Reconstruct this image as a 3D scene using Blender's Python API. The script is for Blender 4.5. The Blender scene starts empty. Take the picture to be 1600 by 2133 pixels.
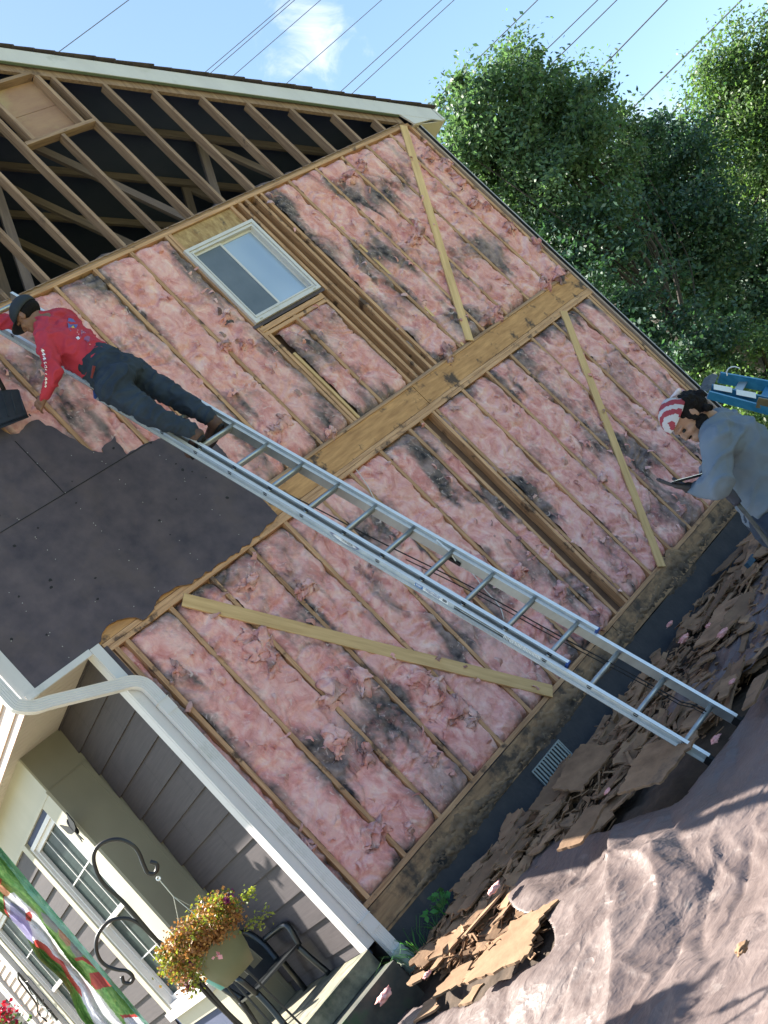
import bpy, bmesh, math, random
import numpy as np
from mathutils import Vector, Matrix, noise
from mathutils.bvhtree import BVHTree
random.seed(7); rng = np.random.default_rng(7)
PI = math.pi; R = math.radians
SC = bpy.context.scene; COL = SC.collection
def V(*a): return Vector(a)

# ---------------------------------------------------------------- camera
CAM = V(-3.72623463, -6.93324195, 0.76648)
FW = V(0.63068614, 0.76538331, 0.12815372); RT = V(0.60458317, -0.38106615, -0.69947679); DN = V(-0.48653282, 0.5186299, -0.70307101)
FPX = 2328.84
cd = bpy.data.cameras.new('camera'); co = bpy.data.objects.new('camera', cd); COL.objects.link(co)
cd.sensor_fit = 'VERTICAL'; cd.sensor_height = 24; cd.lens = FPX / 2133 * 24; cd.clip_end = 3000; cd.clip_start = .05
M = Matrix((RT, -DN, -FW)).transposed().to_4x4(); M.translation = CAM; co.matrix_world = M
SC.camera = co
# a point of the photograph (1600 x 2133) turned into a place in the world: on a wall plane, a level, or at a distance
def ray(x, y): return RT * ((x - 800) / FPX) + DN * ((y - 1066.5) / FPX) + FW
def hY(x, y, Y=0.): d = ray(x, y); return CAM + d * ((Y - CAM.y) / d.y)
def hX(x, y, X): d = ray(x, y); return CAM + d * ((X - CAM.x) / d.x)
def hZ(x, y, Z): d = ray(x, y); return CAM + d * ((Z - CAM.z) / d.z)
def dp(x, y, t): return CAM + ray(x, y) * t

# ---------------------------------------------------------------- world, sun, exposure
SUND = V(-.345, .87, 1.0).normalized(); SUN_EL = math.asin(SUND.z)
w = bpy.data.worlds.new('World'); SC.world = w; w.use_nodes = True
nt = w.node_tree; bg = nt.nodes['Background']; sky = nt.nodes.new('ShaderNodeTexSky')
sky.sky_type = 'NISHITA'; sky.sun_disc = False; sky.sun_elevation = SUN_EL
sky.sun_rotation = math.atan2(SUND.x, SUND.y); sky.air_density = 1.0; sky.dust_density = 1.4; sky.ozone_density = 1.5
tc = nt.nodes.new('ShaderNodeTexCoord')
def wn(t, **k):
    n = nt.nodes.new(t)
    for a, b in k.items(): setattr(n, a, b)
    return n
def cloud(prev, centre, rad, thr, amt, scale, seed):
    """a soft white cloud standing in one part of the sky dome"""
    d = wn('ShaderNodeVectorMath', operation='DISTANCE'); nt.links.new(tc.outputs['Generated'], d.inputs[0]); d.inputs[1].default_value = centre.normalized()
    nz = wn('ShaderNodeTexNoise'); nz.inputs['Scale'].default_value = scale; nz.inputs['Detail'].default_value = 7; nz.inputs['Roughness'].default_value = .6; nz.inputs['Distortion'].default_value = .6
    mp = wn('ShaderNodeMapping'); mp.inputs['Location'].default_value = (seed, seed * .7, 0); nt.links.new(tc.outputs['Generated'], mp.inputs[0]); nt.links.new(mp.outputs[0], nz.inputs['Vector'])
    a = wn('ShaderNodeMath', operation='DIVIDE'); nt.links.new(d.outputs['Value'], a.inputs[0]); a.inputs[1].default_value = rad
    s = wn('ShaderNodeMath', operation='SUBTRACT'); nt.links.new(nz.outputs['Fac'], s.inputs[0])
    m0 = wn('ShaderNodeMath', operation='MULTIPLY'); nt.links.new(a.outputs[0], m0.inputs[0]); m0.inputs[1].default_value = .22; nt.links.new(m0.outputs[0], s.inputs[1])
    mr = wn('ShaderNodeMapRange', interpolation_type='SMOOTHSTEP'); nt.links.new(s.outputs[0], mr.inputs['Value']); mr.inputs['From Min'].default_value = thr; mr.inputs['From Max'].default_value = thr + .30; mr.inputs['To Max'].default_value = amt
    mx = wn('ShaderNodeMixRGB'); nt.links.new(mr.outputs[0], mx.inputs[0]); nt.links.new(prev, mx.inputs[1]); mx.inputs[2].default_value = (4.6, 4.8, 5.1, 1)
    return mx.outputs[0]
SKYB = 1.0
hz = wn('ShaderNodeMixRGB', blend_type='MULTIPLY'); hz.inputs[0].default_value = 1; nt.links.new(sky.outputs[0], hz.inputs[1]); hz.inputs[2].default_value = (.90, .98, 1.0, 1)
c = cloud(hz.outputs[0], ray(655, 68), .045, .315, .8, 17, 4.4)
c = cloud(c, ray(1370, 270), .06, .34, .55, 9, 1.7)
c = cloud(c, ray(1500, 420), .12, .36, .5, 7, 5.2)
nt.links.new(c, bg.inputs[0]); bg.inputs[1].default_value = .066
sl = bpy.data.lights.new('sun', 'SUN'); so = bpy.data.objects.new('sun', sl); COL.objects.link(so)
sl.energy = 4.8; sl.angle = R(.6); sl.color = (1, .93, .82); so.rotation_euler = SUND.to_track_quat('Z', 'Y').to_euler(); so.location = (0, 0, 20)
SC.view_settings.view_transform = 'Standard'; SC.view_settings.look = 'None'; SC.view_settings.gamma = 1; SC.view_settings.exposure = 2.2
SC.cycles.max_bounces = 8; SC.cycles.use_denoising = True

# ---------------------------------------------------------------- objects
def tag(o, label=None, cat=None, group=None, kind=None):
    for k, v in (('label', label), ('category', cat), ('group', group), ('kind', kind)):
        if v: o[k] = v
    return o
def empty(name, loc=(0, 0, 0), rz=0, label=None, cat=None, group=None):
    o = bpy.data.objects.new(name, None); COL.objects.link(o); o.location = loc; o.rotation_euler = (0, 0, rz)
    return tag(o, label, cat, group)
def link(name, me, mat=None, parent=None, smooth=False):
    o = bpy.data.objects.new(name, me); COL.objects.link(o)
    if mat:
        for m in (mat if isinstance(mat, (list, tuple)) else [mat]): me.materials.append(m)
    if smooth: me.shade_smooth()
    if parent:
        o.parent = parent; bpy.context.view_layer.update() if parent.location.length and parent.matrix_world.translation.length == 0 else None
        o.matrix_parent_inverse = parent.matrix_world.inverted()
    return o
def meshnp(name, v, f, mat=None, parent=None, smooth=False, col=None):
    v = np.asarray(v, np.float32); f = np.asarray(f, np.int32); me = bpy.data.meshes.new(name)
    me.vertices.add(len(v)); me.vertices.foreach_set('co', v.ravel()); k = f.shape[1]
    me.loops.add(f.size); me.loops.foreach_set('vertex_index', f.ravel()); me.polygons.add(len(f)); me.polygons.foreach_set('loop_start', np.arange(0, f.size, k, dtype=np.int32))
    me.update(calc_edges=True); me.validate()
    if col is not None:
        a = me.attributes.new('tone', 'FLOAT', 'POINT'); a.data.foreach_set('value', np.asarray(col, np.float32))
    return link(name, me, mat, parent, smooth)
def gridf(nu, nv):
    i = np.arange(nu - 1)[:, None] * nv + np.arange(nv - 1)[None]; i = i.ravel()
    return np.stack([i, i + 1, i + nv + 1, i + nv], 1)
class MB:
    def __init__(s): s.v = []; s.f = []; s.m = []; s.cm = 0
    def add(s, v, f):
        b = len(s.v); s.v += [tuple(x) for x in v]; s.f += [tuple(i + b for i in q) for q in f]; s.m += [s.cm] * len(f); return s
    def box(s, a, b, M=None):
        a, b = V(*a), V(*b); v = [V(x, y, z) for z in (a.z, b.z) for y in (a.y, b.y) for x in (a.x, b.x)]
        if M: v = [M @ p for p in v]
        return s.add(v, [(0, 2, 3, 1), (4, 5, 7, 6), (0, 1, 5, 4), (2, 6, 7, 3), (0, 4, 6, 2), (1, 3, 7, 5)])
    def prism(s, poly, M, d):
        """poly in local xy, thickness d along local +z"""
        n = len(poly); v = [M @ V(x, y, 0) for x, y in poly] + [M @ V(x, y, d) for x, y in poly]
        return s.add(v, [tuple(range(n - 1, -1, -1)), tuple(range(n, 2 * n))] + [(i, (i + 1) % n, n + (i + 1) % n, n + i) for i in range(n)])
    def tube(s, pts, r, n=8, cap=True, prof=None, up=None):
        pts = [V(*p) for p in pts]; rs = r if isinstance(r, (list, tuple)) else [r] * len(pts); vs = []; fs = []; N = None
        for i, p in enumerate(pts):
            t = (pts[min(i + 1, len(pts) - 1)] - pts[max(i - 1, 0)]).normalized()
            if N is None:
                N = (up or (V(0, 0, 1) if abs(t.z) < .9 else V(1, 0, 0)))
            N = (N - t * N.dot(t)).normalized(); B = t.cross(N)
            q = prof or [(math.cos(2 * PI * k / n), math.sin(2 * PI * k / n)) for k in range(n)]
            vs += [p + (N * a + B * b) * rs[i] for a, b in q]
        n = len(prof) if prof else n
        for i in range(len(pts) - 1):
            for k in range(n): fs.append((i * n + k, i * n + (k + 1) % n, (i + 1) * n + (k + 1) % n, (i + 1) * n + k))
        if cap: fs += [tuple(range(n - 1, -1, -1)), tuple((len(pts) - 1) * n + k for k in range(n))]
        return s.add(vs, fs)
    def build(s, name, mat=None, parent=None, smooth=False, M=None):
        me = bpy.data.meshes.new(name); me.from_pydata(s.v, [], s.f); me.validate(); me.update()
        o = link(name, me, mat, parent, smooth)
        if any(s.m): 
            for p, m in zip(me.polygons, s.m): p.material_index = m
        if M: o.matrix_world = M
        return o
def frame(p, z, x=V(1, 0, 0)):
    z = V(*z).normalized(); x = (V(*x) - z * V(*x).dot(z)).normalized(); y = z.cross(x)
    m = Matrix((x, y, z)).transposed().to_4x4(); m.translation = p; return m
def spline(pts, n=8):
    pts = [V(*p) for p in pts]; out = []
    P = [pts[0] * 2 - pts[1]] + pts + [pts[-1] * 2 - pts[-2]]
    for i in range(1, len(P) - 2):
        for k in range(n):
            t = k / n; a, b, c, d = P[i - 1:i + 3]
            out.append(.5 * ((2 * b) + (c - a) * t + (2 * a - 5 * b + 4 * c - d) * t * t + (3 * b - a - 3 * c + d) * t ** 3))
    out.append(pts[-1]); return out
def fbm(x, y, z, o=4, h=.5):
    v = 0; a = 1; f = 1
    for _ in range(o): v += a * noise.noise((x * f, y * f, z * f)); a *= h; f *= 2.03
    return v

# ---------------------------------------------------------------- materials
def mat(name, c1, c2=None, sc=(8, 8, 8), rough=.7, bump=0, bsc=None, spot=None, sthr=.6, ssc=3, swid=.12, detail=5, metal=0, spec=.5, rnd=0, coord='Object', c3=None, bdist=.01, trans=0, coat=0, dist=0, r2=None):
    m = bpy.data.materials.new(name); m.use_nodes = True; t = m.node_tree; N = t.nodes; L = t.links; b = N['Principled BSDF']
    b.inputs['Roughness'].default_value = rough; b.inputs['Metallic'].default_value = metal; b.inputs['Specular IOR Level'].default_value = spec; b.inputs['Coat Weight'].default_value = coat
    C = lambda c: (*c, 1)
    if c2 is None and not bump: b.inputs['Base Color'].default_value = C(c1); return m
    tcn = N.new('ShaderNodeTexCoord'); src = tcn.outputs[coord]
    if rnd:
        oi = N.new('ShaderNodeObjectInfo'); vm = N.new('ShaderNodeVectorMath'); vm.operation = 'SCALE'; vm.inputs['Scale'].default_value = 40; cmb = N.new('ShaderNodeCombineXYZ')
        for i in range(3): L.new(oi.outputs['Random'], cmb.inputs[i])
        L.new(cmb.outputs[0], vm.inputs[0]); va = N.new('ShaderNodeVectorMath'); L.new(src, va.inputs[0]); L.new(vm.outputs[0], va.inputs[1]); src = va.outputs[0]
    mp = N.new('ShaderNodeMapping'); mp.inputs['Scale'].default_value = sc; L.new(src, mp.inputs[0])
    nz = N.new('ShaderNodeTexNoise'); nz.inputs['Scale'].default_value = 1; nz.inputs['Detail'].default_value = detail; nz.inputs['Roughness'].default_value = .62; nz.inputs['Distortion'].default_value = dist; L.new(mp.outputs[0], nz.inputs['Vector'])
    cr = N.new('ShaderNodeValToRGB'); L.new(nz.outputs['Fac'], cr.inputs[0]); e = cr.color_ramp.elements; e[0].position = .3; e[1].position = .7; e[0].color = C(c1); e[1].color = C(c2 or c1)
    if c3: k = e.new(.5); k.color = C(c3)
    out = cr.outputs[0]
    if spot is not None:
        n2 = N.new('ShaderNodeTexNoise'); n2.inputs['Scale'].default_value = ssc; n2.inputs['Detail'].default_value = 6; n2.inputs['Roughness'].default_value = .65; L.new(src, n2.inputs['Vector'])
        mr = N.new('ShaderNodeMapRange'); L.new(n2.outputs['Fac'], mr.inputs['Value']); mr.inputs['From Min'].default_value = sthr; mr.inputs['From Max'].default_value = sthr + swid
        mx = N.new('ShaderNodeMixRGB'); L.new(mr.outputs[0], mx.inputs[0]); L.new(out, mx.inputs[1]); mx.inputs[2].default_value = C(spot); out = mx.outputs[0]
    if rnd:
        hs = N.new('ShaderNodeHueSaturation'); L.new(out, hs.inputs['Color']); m2 = N.new('ShaderNodeMapRange'); L.new(oi.outputs['Random'], m2.inputs['Value']); m2.inputs['To Min'].default_value = 1 - rnd; m2.inputs['To Max'].default_value = 1 + rnd; L.new(m2.outputs[0], hs.inputs['Value']); out = hs.outputs[0]
    L.new(out, b.inputs['Base Color'])
    if r2 is not None:
        m3 = N.new('ShaderNodeMapRange'); L.new(nz.outputs['Fac'], m3.inputs['Value']); m3.inputs['From Min'].default_value = .3; m3.inputs['From Max'].default_value = .7; m3.inputs['To Min'].default_value = rough; m3.inputs['To Max'].default_value = r2; L.new(m3.outputs[0], b.inputs['Roughness'])
    if bump:
        n3 = N.new('ShaderNodeTexNoise'); n3.inputs['Scale'].default_value = 1; n3.inputs['Detail'].default_value = 6; m4 = N.new('ShaderNodeMapping'); m4.inputs['Scale'].default_value = bsc or sc; L.new(src, m4.inputs[0]); L.new(m4.outputs[0], n3.inputs['Vector'])
        bp = N.new('ShaderNodeBump'); bp.inputs['Strength'].default_value = bump; bp.inputs['Distance'].default_value = bdist; L.new(n3.outputs['Fac'], bp.inputs['Height']); L.new(bp.outputs[0], b.inputs['Normal'])
    m['out'] = 1
    return m
WOOD = mat('stud_wood', (.31, .165, .085), (.62, .375, .21), (45, 45, 3), .75, .4, spot=(.10, .06, .04), sthr=.575, ssc=5, swid=.08, rnd=.16, bdist=.004)
WOODN = mat('new_wood', (.52, .33, .14), (.74, .51, .25), (30, 14, 2.2), .65, .3, spot=(.22, .12, .05), sthr=.70, ssc=6, swid=.06, rnd=.08, bdist=.003)
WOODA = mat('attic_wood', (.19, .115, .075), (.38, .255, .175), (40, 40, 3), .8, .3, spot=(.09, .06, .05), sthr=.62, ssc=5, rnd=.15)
RIM = mat('rim_wood', (.34, .165, .06), (.62, .34, .14), (4, 30, 26), .7, .4, spot=(.075, .045, .03), sthr=.535, ssc=4.5, swid=.08, detail=7, bdist=.004, coord='Object')
SILL = mat('rotten_wood', (.19, .11, .06), (.38, .24, .13), (3, 20, 26), .85, .6, spot=(.06, .045, .035), sthr=.48, ssc=5, swid=.16, bdist=.01)
ROT = mat('rot_dirt', (.018, .015, .014), (.13, .095, .068), (11, 11, 16), .95, 1, spot=(.24, .18, .11), sthr=.60, ssc=14, swid=.10, bdist=.02)
OSB = mat('osb', (.26, .15, .06), (.52, .36, .17), (22, 22, 12), .8, .5, spot=(.10, .07, .05), sthr=.60, ssc=6)
PLY = mat('vent_plywood', (.30, .17, .12), (.40, .25, .16), (3, 3, 9), .8, .2, spot=(.42, .33, .18), sthr=.55, ssc=2, swid=.2)
FIBRE = mat('fibreboard', (.052, .045, .062), (.112, .090, .104), (5, 5, 5), .88, .35, bsc=(60, 60, 60), spot=(.105, .082, .082), sthr=.52, ssc=1.3, swid=.2, detail=8, bdist=.004)
FIBEDGE = mat('fibre_core', (.20, .11, .05), (.34, .21, .10), (30, 30, 30), .9, .5)
WHITE = mat('white_vinyl', (.575, .555, .55), (.655, .635, .625), (5, 5, 1.2), .5, 0, detail=6, spot=(.40, .40, .36), sthr=.58, ssc=3.5, swid=.22)
CREAM = mat('cream_trim', (.40, .375, .285), (.47, .44, .34), (1.5, 1.5, 1.5), .6, .1, detail=3)
CREAMSH = mat('shaded_cream_trim', (.20, .185, .135), (.25, .235, .175), (1.5, 1.5, 1.5), .6, .1, detail=3)  # the cream trim again, the overhang's shade put into its colour
SOFF = mat('soffit_vinyl', (.46, .40, .33), (.52, .46, .38), (2, 2, 2), .6)
SIDE = mat('gray_siding', (.038, .030, .034), (.060, .048, .051), (1.5, 3, 60), .7, .35, bsc=(3, 9, 160), rnd=0, bdist=.002, detail=4)
TANS = mat('tan_siding', (.48, .36, .30), (.56, .44, .36), (2, 2, 30), .6)
FOUND = mat('foundation_paint', (.028, .030, .036), (.050, .048, .052), (6, 6, 6), .85, .5, spot=(.09, .07, .055), sthr=.62, ssc=3, bsc=(30, 30, 30))
ALU = mat('aluminium', (.36, .39, .40), (.50, .53, .53), (3, 3, 9), .34, .08, metal=.8, r2=.5, bsc=(200, 200, 20), bdist=.001)
ALUW = mat('aluminium_edge', (.72, .74, .73), (.80, .82, .81), (3, 3, 20), .35, 0, metal=.4)
BLACK = mat('black_plastic', (.005, .006, .007), (.013, .013, .015), (20, 20, 20), .6, spec=.3)
IRON = mat('black_iron', (.008, .007, .007), (.02, .017, .015), (30, 30, 30), .4, .2)
BLUE = mat('blue_plastic', (.012, .05, .22), (.02, .07, .28), (10, 10, 10), .45)
DARKIN = mat('attic_haze_dark', (.055, .075, .14), (.075, .09, .16), (3, 3, 3), .95)  # the navy tint is lens haze over the attic, put into the colour
SHING = mat('shingles', (.05, .04, .04), (.11, .085, .08), (10, 10, 10), .9, .6)
DRYW = mat('inner_board', (.12, .07, .05), (.18, .11, .075), (4, 4, 6), .9)

def insul_mat():
    m = mat('pink_glass_wool', (.53, .19, .18), (.89, .63, .58), (7, 7, 6), .95, .8, bsc=(60, 60, 40), c3=(.76, .39, .365), detail=9, dist=.9, bdist=.012, spec=.1)
    t = m.node_tree; N = t.nodes; L = t.links; b = N['Principled BSDF']; src = b.inputs['Base Color'].links[0].from_socket
    a = N.new('ShaderNodeAttribute'); a.attribute_name = 'tone'
    mx = N.new('ShaderNodeMixRGB'); L.new(a.outputs['Fac'], mx.inputs[0]); L.new(src, mx.inputs[1])
    # the grey of the mould varies too
    n = N.new('ShaderNodeTexNoise'); n.inputs['Scale'].default_value = 12; n.inputs['Detail'].default_value = 5
    tcn = N.new('ShaderNodeTexCoord'); L.new(tcn.outputs['Object'], n.inputs['Vector']); cr = N.new('ShaderNodeValToRGB'); L.new(n.outputs['Fac'], cr.inputs[0])
    cr.color_ramp.elements[0].position = .35; cr.color_ramp.elements[1].position = .7
    cr.color_ramp.elements[0].color = (.035, .035, .042, 1); cr.color_ramp.elements[1].color = (.26, .21, .20, 1); L.new(cr.outputs[0], mx.inputs[2])
    # pale torn fibres
    n2 = N.new('ShaderNodeTexNoise'); n2.inputs['Scale'].default_value = 14; n2.inputs['Detail'].default_value = 8; n2.inputs['Distortion'].default_value = 2.2; L.new(tcn.outputs['Object'], n2.inputs['Vector'])
    mr = N.new('ShaderNodeMapRange'); L.new(n2.outputs['Fac'], mr.inputs['Value']); mr.inputs['From Min'].default_value = .60; mr.inputs['From Max'].default_value = .72; mr.inputs['To Max'].default_value = .6
    m2 = N.new('ShaderNodeMixRGB'); L.new(mr.outputs[0], m2.inputs[0]); L.new(mx.outputs[0], m2.inputs[1]); m2.inputs[2].default_value = (.80, .66, .62, 1)
    n3 = N.new('ShaderNodeTexNoise'); n3.inputs['Scale'].default_value = 2.6; n3.inputs['Detail'].default_value = 3; n3.inputs['Distortion'].default_value = .8; L.new(tcn.outputs['Object'], n3.inputs['Vector']); m5 = N.new('ShaderNodeMapRange'); L.new(n3.outputs['Fac'], m5.inputs['Value']); m5.inputs['From Min'].default_value = .45; m5.inputs['From Max'].default_value = .65; m5.inputs['To Max'].default_value = .55
    m6 = N.new('ShaderNodeMixRGB'); L.new(m5.outputs[0], m6.inputs[0]); L.new(m2.outputs[0], m6.inputs[1]); m7 = N.new('ShaderNodeMixRGB'); m7.inputs[0].default_value = .5; L.new(mx.outputs[0], m7.inputs[1]); m7.inputs[2].default_value = (.80, .56, .52, 1); L.new(m7.outputs[0], m6.inputs[2])
    L.new(m6.outputs[0], b.inputs['Base Color']); return m
PINK = insul_mat()

# ================================================================ HOUSE
S = .4064; ZM, ZU, ZT = 2.3525, 2.694, 5.035; XR = 6.10; XL = -.55; XUL = -1.19; RX = 2.38
house = empty('house', label='two storey house with its end wall stripped to studs and pink insulation', cat='house')
def board(name, p0, p1, wd, dp_, m, parent=house, face=V(0, -1, 0), jit=.0015, seg=10, bev=.002):
    """timber from p0 to p1 (centre of its front face), wd wide in the wall plane, dp_ deep behind the face"""
    p0, p1 = V(*p0), V(*p1); z = (p1 - p0); ln = z.length; z.normalize(); y = -(face - z * face.dot(z)).normalized(); x = y.cross(z)
    v = []; f = []; h = wd / 2
    ring = [(-h + bev, 0), (h - bev, 0), (h, bev), (h, dp_), (-h, dp_), (-h, bev)]; k = len(ring)
    o1, o2 = random.uniform(-9, 9), random.uniform(-9, 9)
    for i in range(seg + 1):
        zz = ln * i / seg; b1 = jit * 3 * noise.noise((o1, zz * 1.3, 0)); b2 = jit * 2 * noise.noise((o2, zz * 1.1, 3))
        v += [(a + b1 + random.uniform(-jit, jit) * .5, b + b2, zz) for a, b in ring]
    for i in range(seg):
        for j in range(k): f.append((i * k + j, i * k + (j + 1) % k, (i + 1) * k + (j + 1) % k, (i + 1) * k + j))
    f += [tuple(range(k - 1, -1, -1)), tuple(seg * k + j for j in range(k))]
    me = bpy.data.meshes.new(name); me.from_pydata(v, [], f); me.update(); o = bpy.data.objects.new(name, me); COL.objects.link(o); me.materials.append(m)
    M = Matrix((x, y, z)).transposed().to_4x4(); M.translation = p0; o.parent = parent; o.matrix_world = M; return o
# --- lower storey studs: (centre X, width)
WS = .035
low = [(XL, WS), (XL + .042, WS), (-1 * S, WS)] + [(k * S, WS) for k in range(0, 14)] + [(7.42 * S, WS), (7.86 * S, WS), (5.995, WS), (6.04, WS), (14 * S, WS)]
for x, wd in low:
    y0 = random.uniform(0, .004)
    if abs(x - 2 * S) < .01: x += .008
    board('wall_stud', (x, y0, 0), (x + random.uniform(-.006, .006), y0, ZM), wd, .089, WOOD)
up = [(k * S, WS) for k in (-1, 0, 1, 2, 3, 4, 5, 6)] + [(6 * S + .045, WS)] + [(k * S, WS) for k in (9.03, 10, 11, 12, 13, 14)] + [(8.03 * S, WS), (8.30 * S, WS), (8.52 * S, WS), (8.82 * S, WS), (6.04, WS), (XUL + .02, WS)]
for x, wd in up:
    y0 = random.uniform(0, .004)
    board('wall_stud', (x, y0, ZU), (x, y0, ZT), wd, .089, WOOD)
board('wall_stud', (7 * S, 0, ZU), (7 * S, 0, 3.80), WS, .089, WOOD)
board('wall_stud', (6.22 * S, -.002, ZU), (6.22 * S, -.002, 3.5), .03, .05, WOODN)
board('wall_stud', (10.12 * S, 0.002, 4.35), (10.12 * S, .002, ZU), .03, .07, WOODN)
# --- plates and bands
def hb(name, x0, x1, z, ht, m, y=0., d=.089, par=house):   # horizontal board, z = its middle
    return board(name, (x0, y, z), (x1, y, z), ht, d, m, par, seg=24)
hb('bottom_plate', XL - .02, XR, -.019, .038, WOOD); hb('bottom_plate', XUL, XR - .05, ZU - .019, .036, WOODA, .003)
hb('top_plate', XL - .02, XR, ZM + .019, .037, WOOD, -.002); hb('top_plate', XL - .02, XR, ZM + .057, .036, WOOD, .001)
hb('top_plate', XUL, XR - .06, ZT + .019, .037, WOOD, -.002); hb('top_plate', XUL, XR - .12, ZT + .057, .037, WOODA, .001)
hb('subfloor_edge', XUL, XR - .02, 2.666, .018, WOOD, -.006)
def panel(name, x0, x1, z0, z1, y0, y1, m, par=house):
    return MB().box((x0, y0, z0), (x1, y1, z1)).build(name, m, par)
panel('rim_joist', XUL, 3.238, 2.431, 2.656, .004, .042, RIM); panel('rim_joist', 3.244, XR - .02, 2.431, 2.655, .002, .042, RIM)
panel('rim_joist', XL - .02, 2.86, -.235, -.044, -.004, .034, SILL); panel('rim_joist', 2.868, XR + .03, -.225, -.042, -.007, .034, SILL)
panel('sill_plate', XL, XR, -.042, -.039, .02, .08, DARKIN)
# braces laid over the studs
board('diagonal_brace', (5.93, -.022, 5.05), (4.19, -.022, 2.69), .089, .019, WOODN, face=V(0, -1, 0), seg=6)
board('diagonal_brace', (5.50, -.022, 2.375), (3.80, -.022, -.03), .085, .019, WOODN, seg=6)
board('diagonal_brace', (.10, -.022, 2.34), (1.90, -.022, -.02), .105, .019, WOODN, seg=6)
# window opening frame
hb('window_sill_plate', 6 * S, 8 * S, 3.825, .05, WOOD, -.004); hb('window_sill_plate', 6 * S, 8 * S, 3.775, .036, WOOD)
panel('window_header', 6.04 * S, 8.0 * S, 4.835, 5.03, .02, .06, OSB)

# --- insulation batts
def batt(x0, x1, z0, z1, seed, stain=0., yb=.012, puff=.028, res=.011):
    nx = max(6, int((x1 - x0) / res)); nz_ = max(8, int((z1 - z0) / res)); X = np.linspace(0, 1, nx); Z = np.linspace(z0, z1, nz_); v = []; tn = []
    topdrop = .03 + .05 * random.random()
    for i, u in enumerate(X):
        for j, z in enumerate(Z):
            x = x0 + (x1 - x0) * u; e = min(u, 1 - u) * (x1 - x0); ez = min(z - z0, z1 - z)
            wx = noise.noise((x * 3, z * 2.2, seed)) ; wz = noise.noise((x * 3, z * 2.2, seed + 9))
            big = noise.noise((x * 5 + wx * 2, z * 3.4 + wz * 2, seed)) ; r1 = 1 - abs(noise.noise((x * 14 + wx * 4, z * 9 + wz * 4, seed + 3))) * 2.2
            fine = fbm(x * 34, z * 26, seed + 5, 3, .6)
            gp = noise.noise((1.0 if u > .5 else 5.0, z * 2.2, seed + 20)); edge = math.exp(-e / .007) * (.022 + (.05 * max(0, gp + .15) if u > .5 else .02 * gp)) + (math.exp(-e / .03) * .03 * max(0, gp) if u > .5 else 0) + math.exp(-ez / .03) * .05
            y = yb - puff * (.35 + 1.0 * big) - .007 * r1 - .008 * fine - .012 * (1 - abs(noise.noise((x * 3 + wx * 3, z * 7 + wz * 5, seed + 44))) * 3) - .008 * max(0, gp - .1) * 3 + edge
            crack = noise.noise((x * 2.0 + 3, z * 1.25 + wx * .6, seed + 33))
            y += .020 * math.exp(-(crack / .05) ** 2)
            y = min(.075, y) if y > 0 else -.022 * math.tanh(-y / .022)
            if x < 1.4 and 2.3 < z < 4.3 - .5 * x: y = max(y, .004)
            st = (.75 if u > .5 else .45) * math.exp(-e / .035) + .5 * math.exp(-ez / .07) + 1.5 * (noise.noise((x * 2.3 + wx * .5, z * 1.9, 71)) + .3 * big + .12 * fine + stain * .6 - .07) + .28 * math.exp(-(crack / .04) ** 2) + .10 * fine
            v.append((x, y, z)); strk = noise.noise((x * 6.5 + wx, z * 1.1, seed + 60)) + .5 * noise.noise((x * 16, z * 2.4, seed + 61)); st += 1.6 * max(0, strk - .18); tn.append(max(0, min(1, st * 1.15 - .12)))
    # torn flaps lying on the face
    f = gridf(nx, nz_)[:, ::-1].tolist()
    nb = len(v); fl = []
    for q in range(int(6 * (z1 - z0) * (x1 - x0) / .37) + 2):
        cx = random.uniform(x0 + .03, x1 - .03); cz = random.uniform(z0 + .05, z1 - .05)
        if cx < 1.35 and 2.3 < cz < 4.15 - .55 * cx + .06: continue
        a = random.uniform(0, 6.28); L_ = random.uniform(.025, .085); W_ = random.uniform(.015, .05); o = random.uniform(0, 99); n1, n2 = 5, 4; lift = random.uniform(.012, .04)
        b = len(v); t0 = max(0, min(1, .15 + noise.noise((cx * 2.6, cz * 2.1, 71))))
        for i in range(n1):
            for j in range(n2):
                s_, t_ = i / (n1 - 1), j / (n2 - 1) - .5; px = s_ * L_; py = t_ * W_ * (1 - .5 * s_) + .012 * noise.noise((s_ * 3, o, t_)); 
                yy = -.012 - lift * math.sin(s_ * 2.6) + .016 * noise.noise((s_ * 2 + o, t_ * 3, o))
                v.append((cx + px * math.cos(a) - py * math.sin(a), yy, cz + px * math.sin(a) + py * math.cos(a))); tn.append(t0)
        f += (gridf(n1, n2) + b).tolist()
    return meshnp('insulation_batt', v, f, PINK, house, True, tn)
sd = 0
def bays(xs, z0, z1, st=0., **k):
    global sd
    for a, b in zip(xs, xs[1:]):
        if b - a > .06: sd += 7.3; batt(a + .019, b - .016, z0, z1, sd, st + random.uniform(-.12, .12), **k)
bays([-1 * S, 0, S, 2 * S + .008, 3 * S, 4 * S, 5 * S, 6 * S, 7 * S], 0, ZM)
bays([XL + .05, -1 * S], 0, ZM, yb=.03, puff=.02)
bays([7 * S, 7.42 * S], 0, ZM, .1); bays([7.86 * S, 8 * S + .03], 0, ZM, .3, yb=.03)
bays([8 * S, 9 * S, 10 * S, 11 * S, 12 * S, 13 * S, 14 * S, 5.99], 0, ZM)
bays([S, 2 * S, 3 * S, 4 * S, 5 * S, 6 * S], ZU, ZT, .05)
bays([0, S], 3.4, ZT); bays([6.3 * S, 7 * S, 8 * S], ZU, 3.77, .12)
bays([9.06 * S, 10 * S, 11 * S, 12 * S, 13 * S, 14 * S, 6.03], ZU, ZT)
batt(8.84 * S + .019, 9.03 * S - .019, ZU, ZT, 400, .3, yb=.05)
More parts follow.
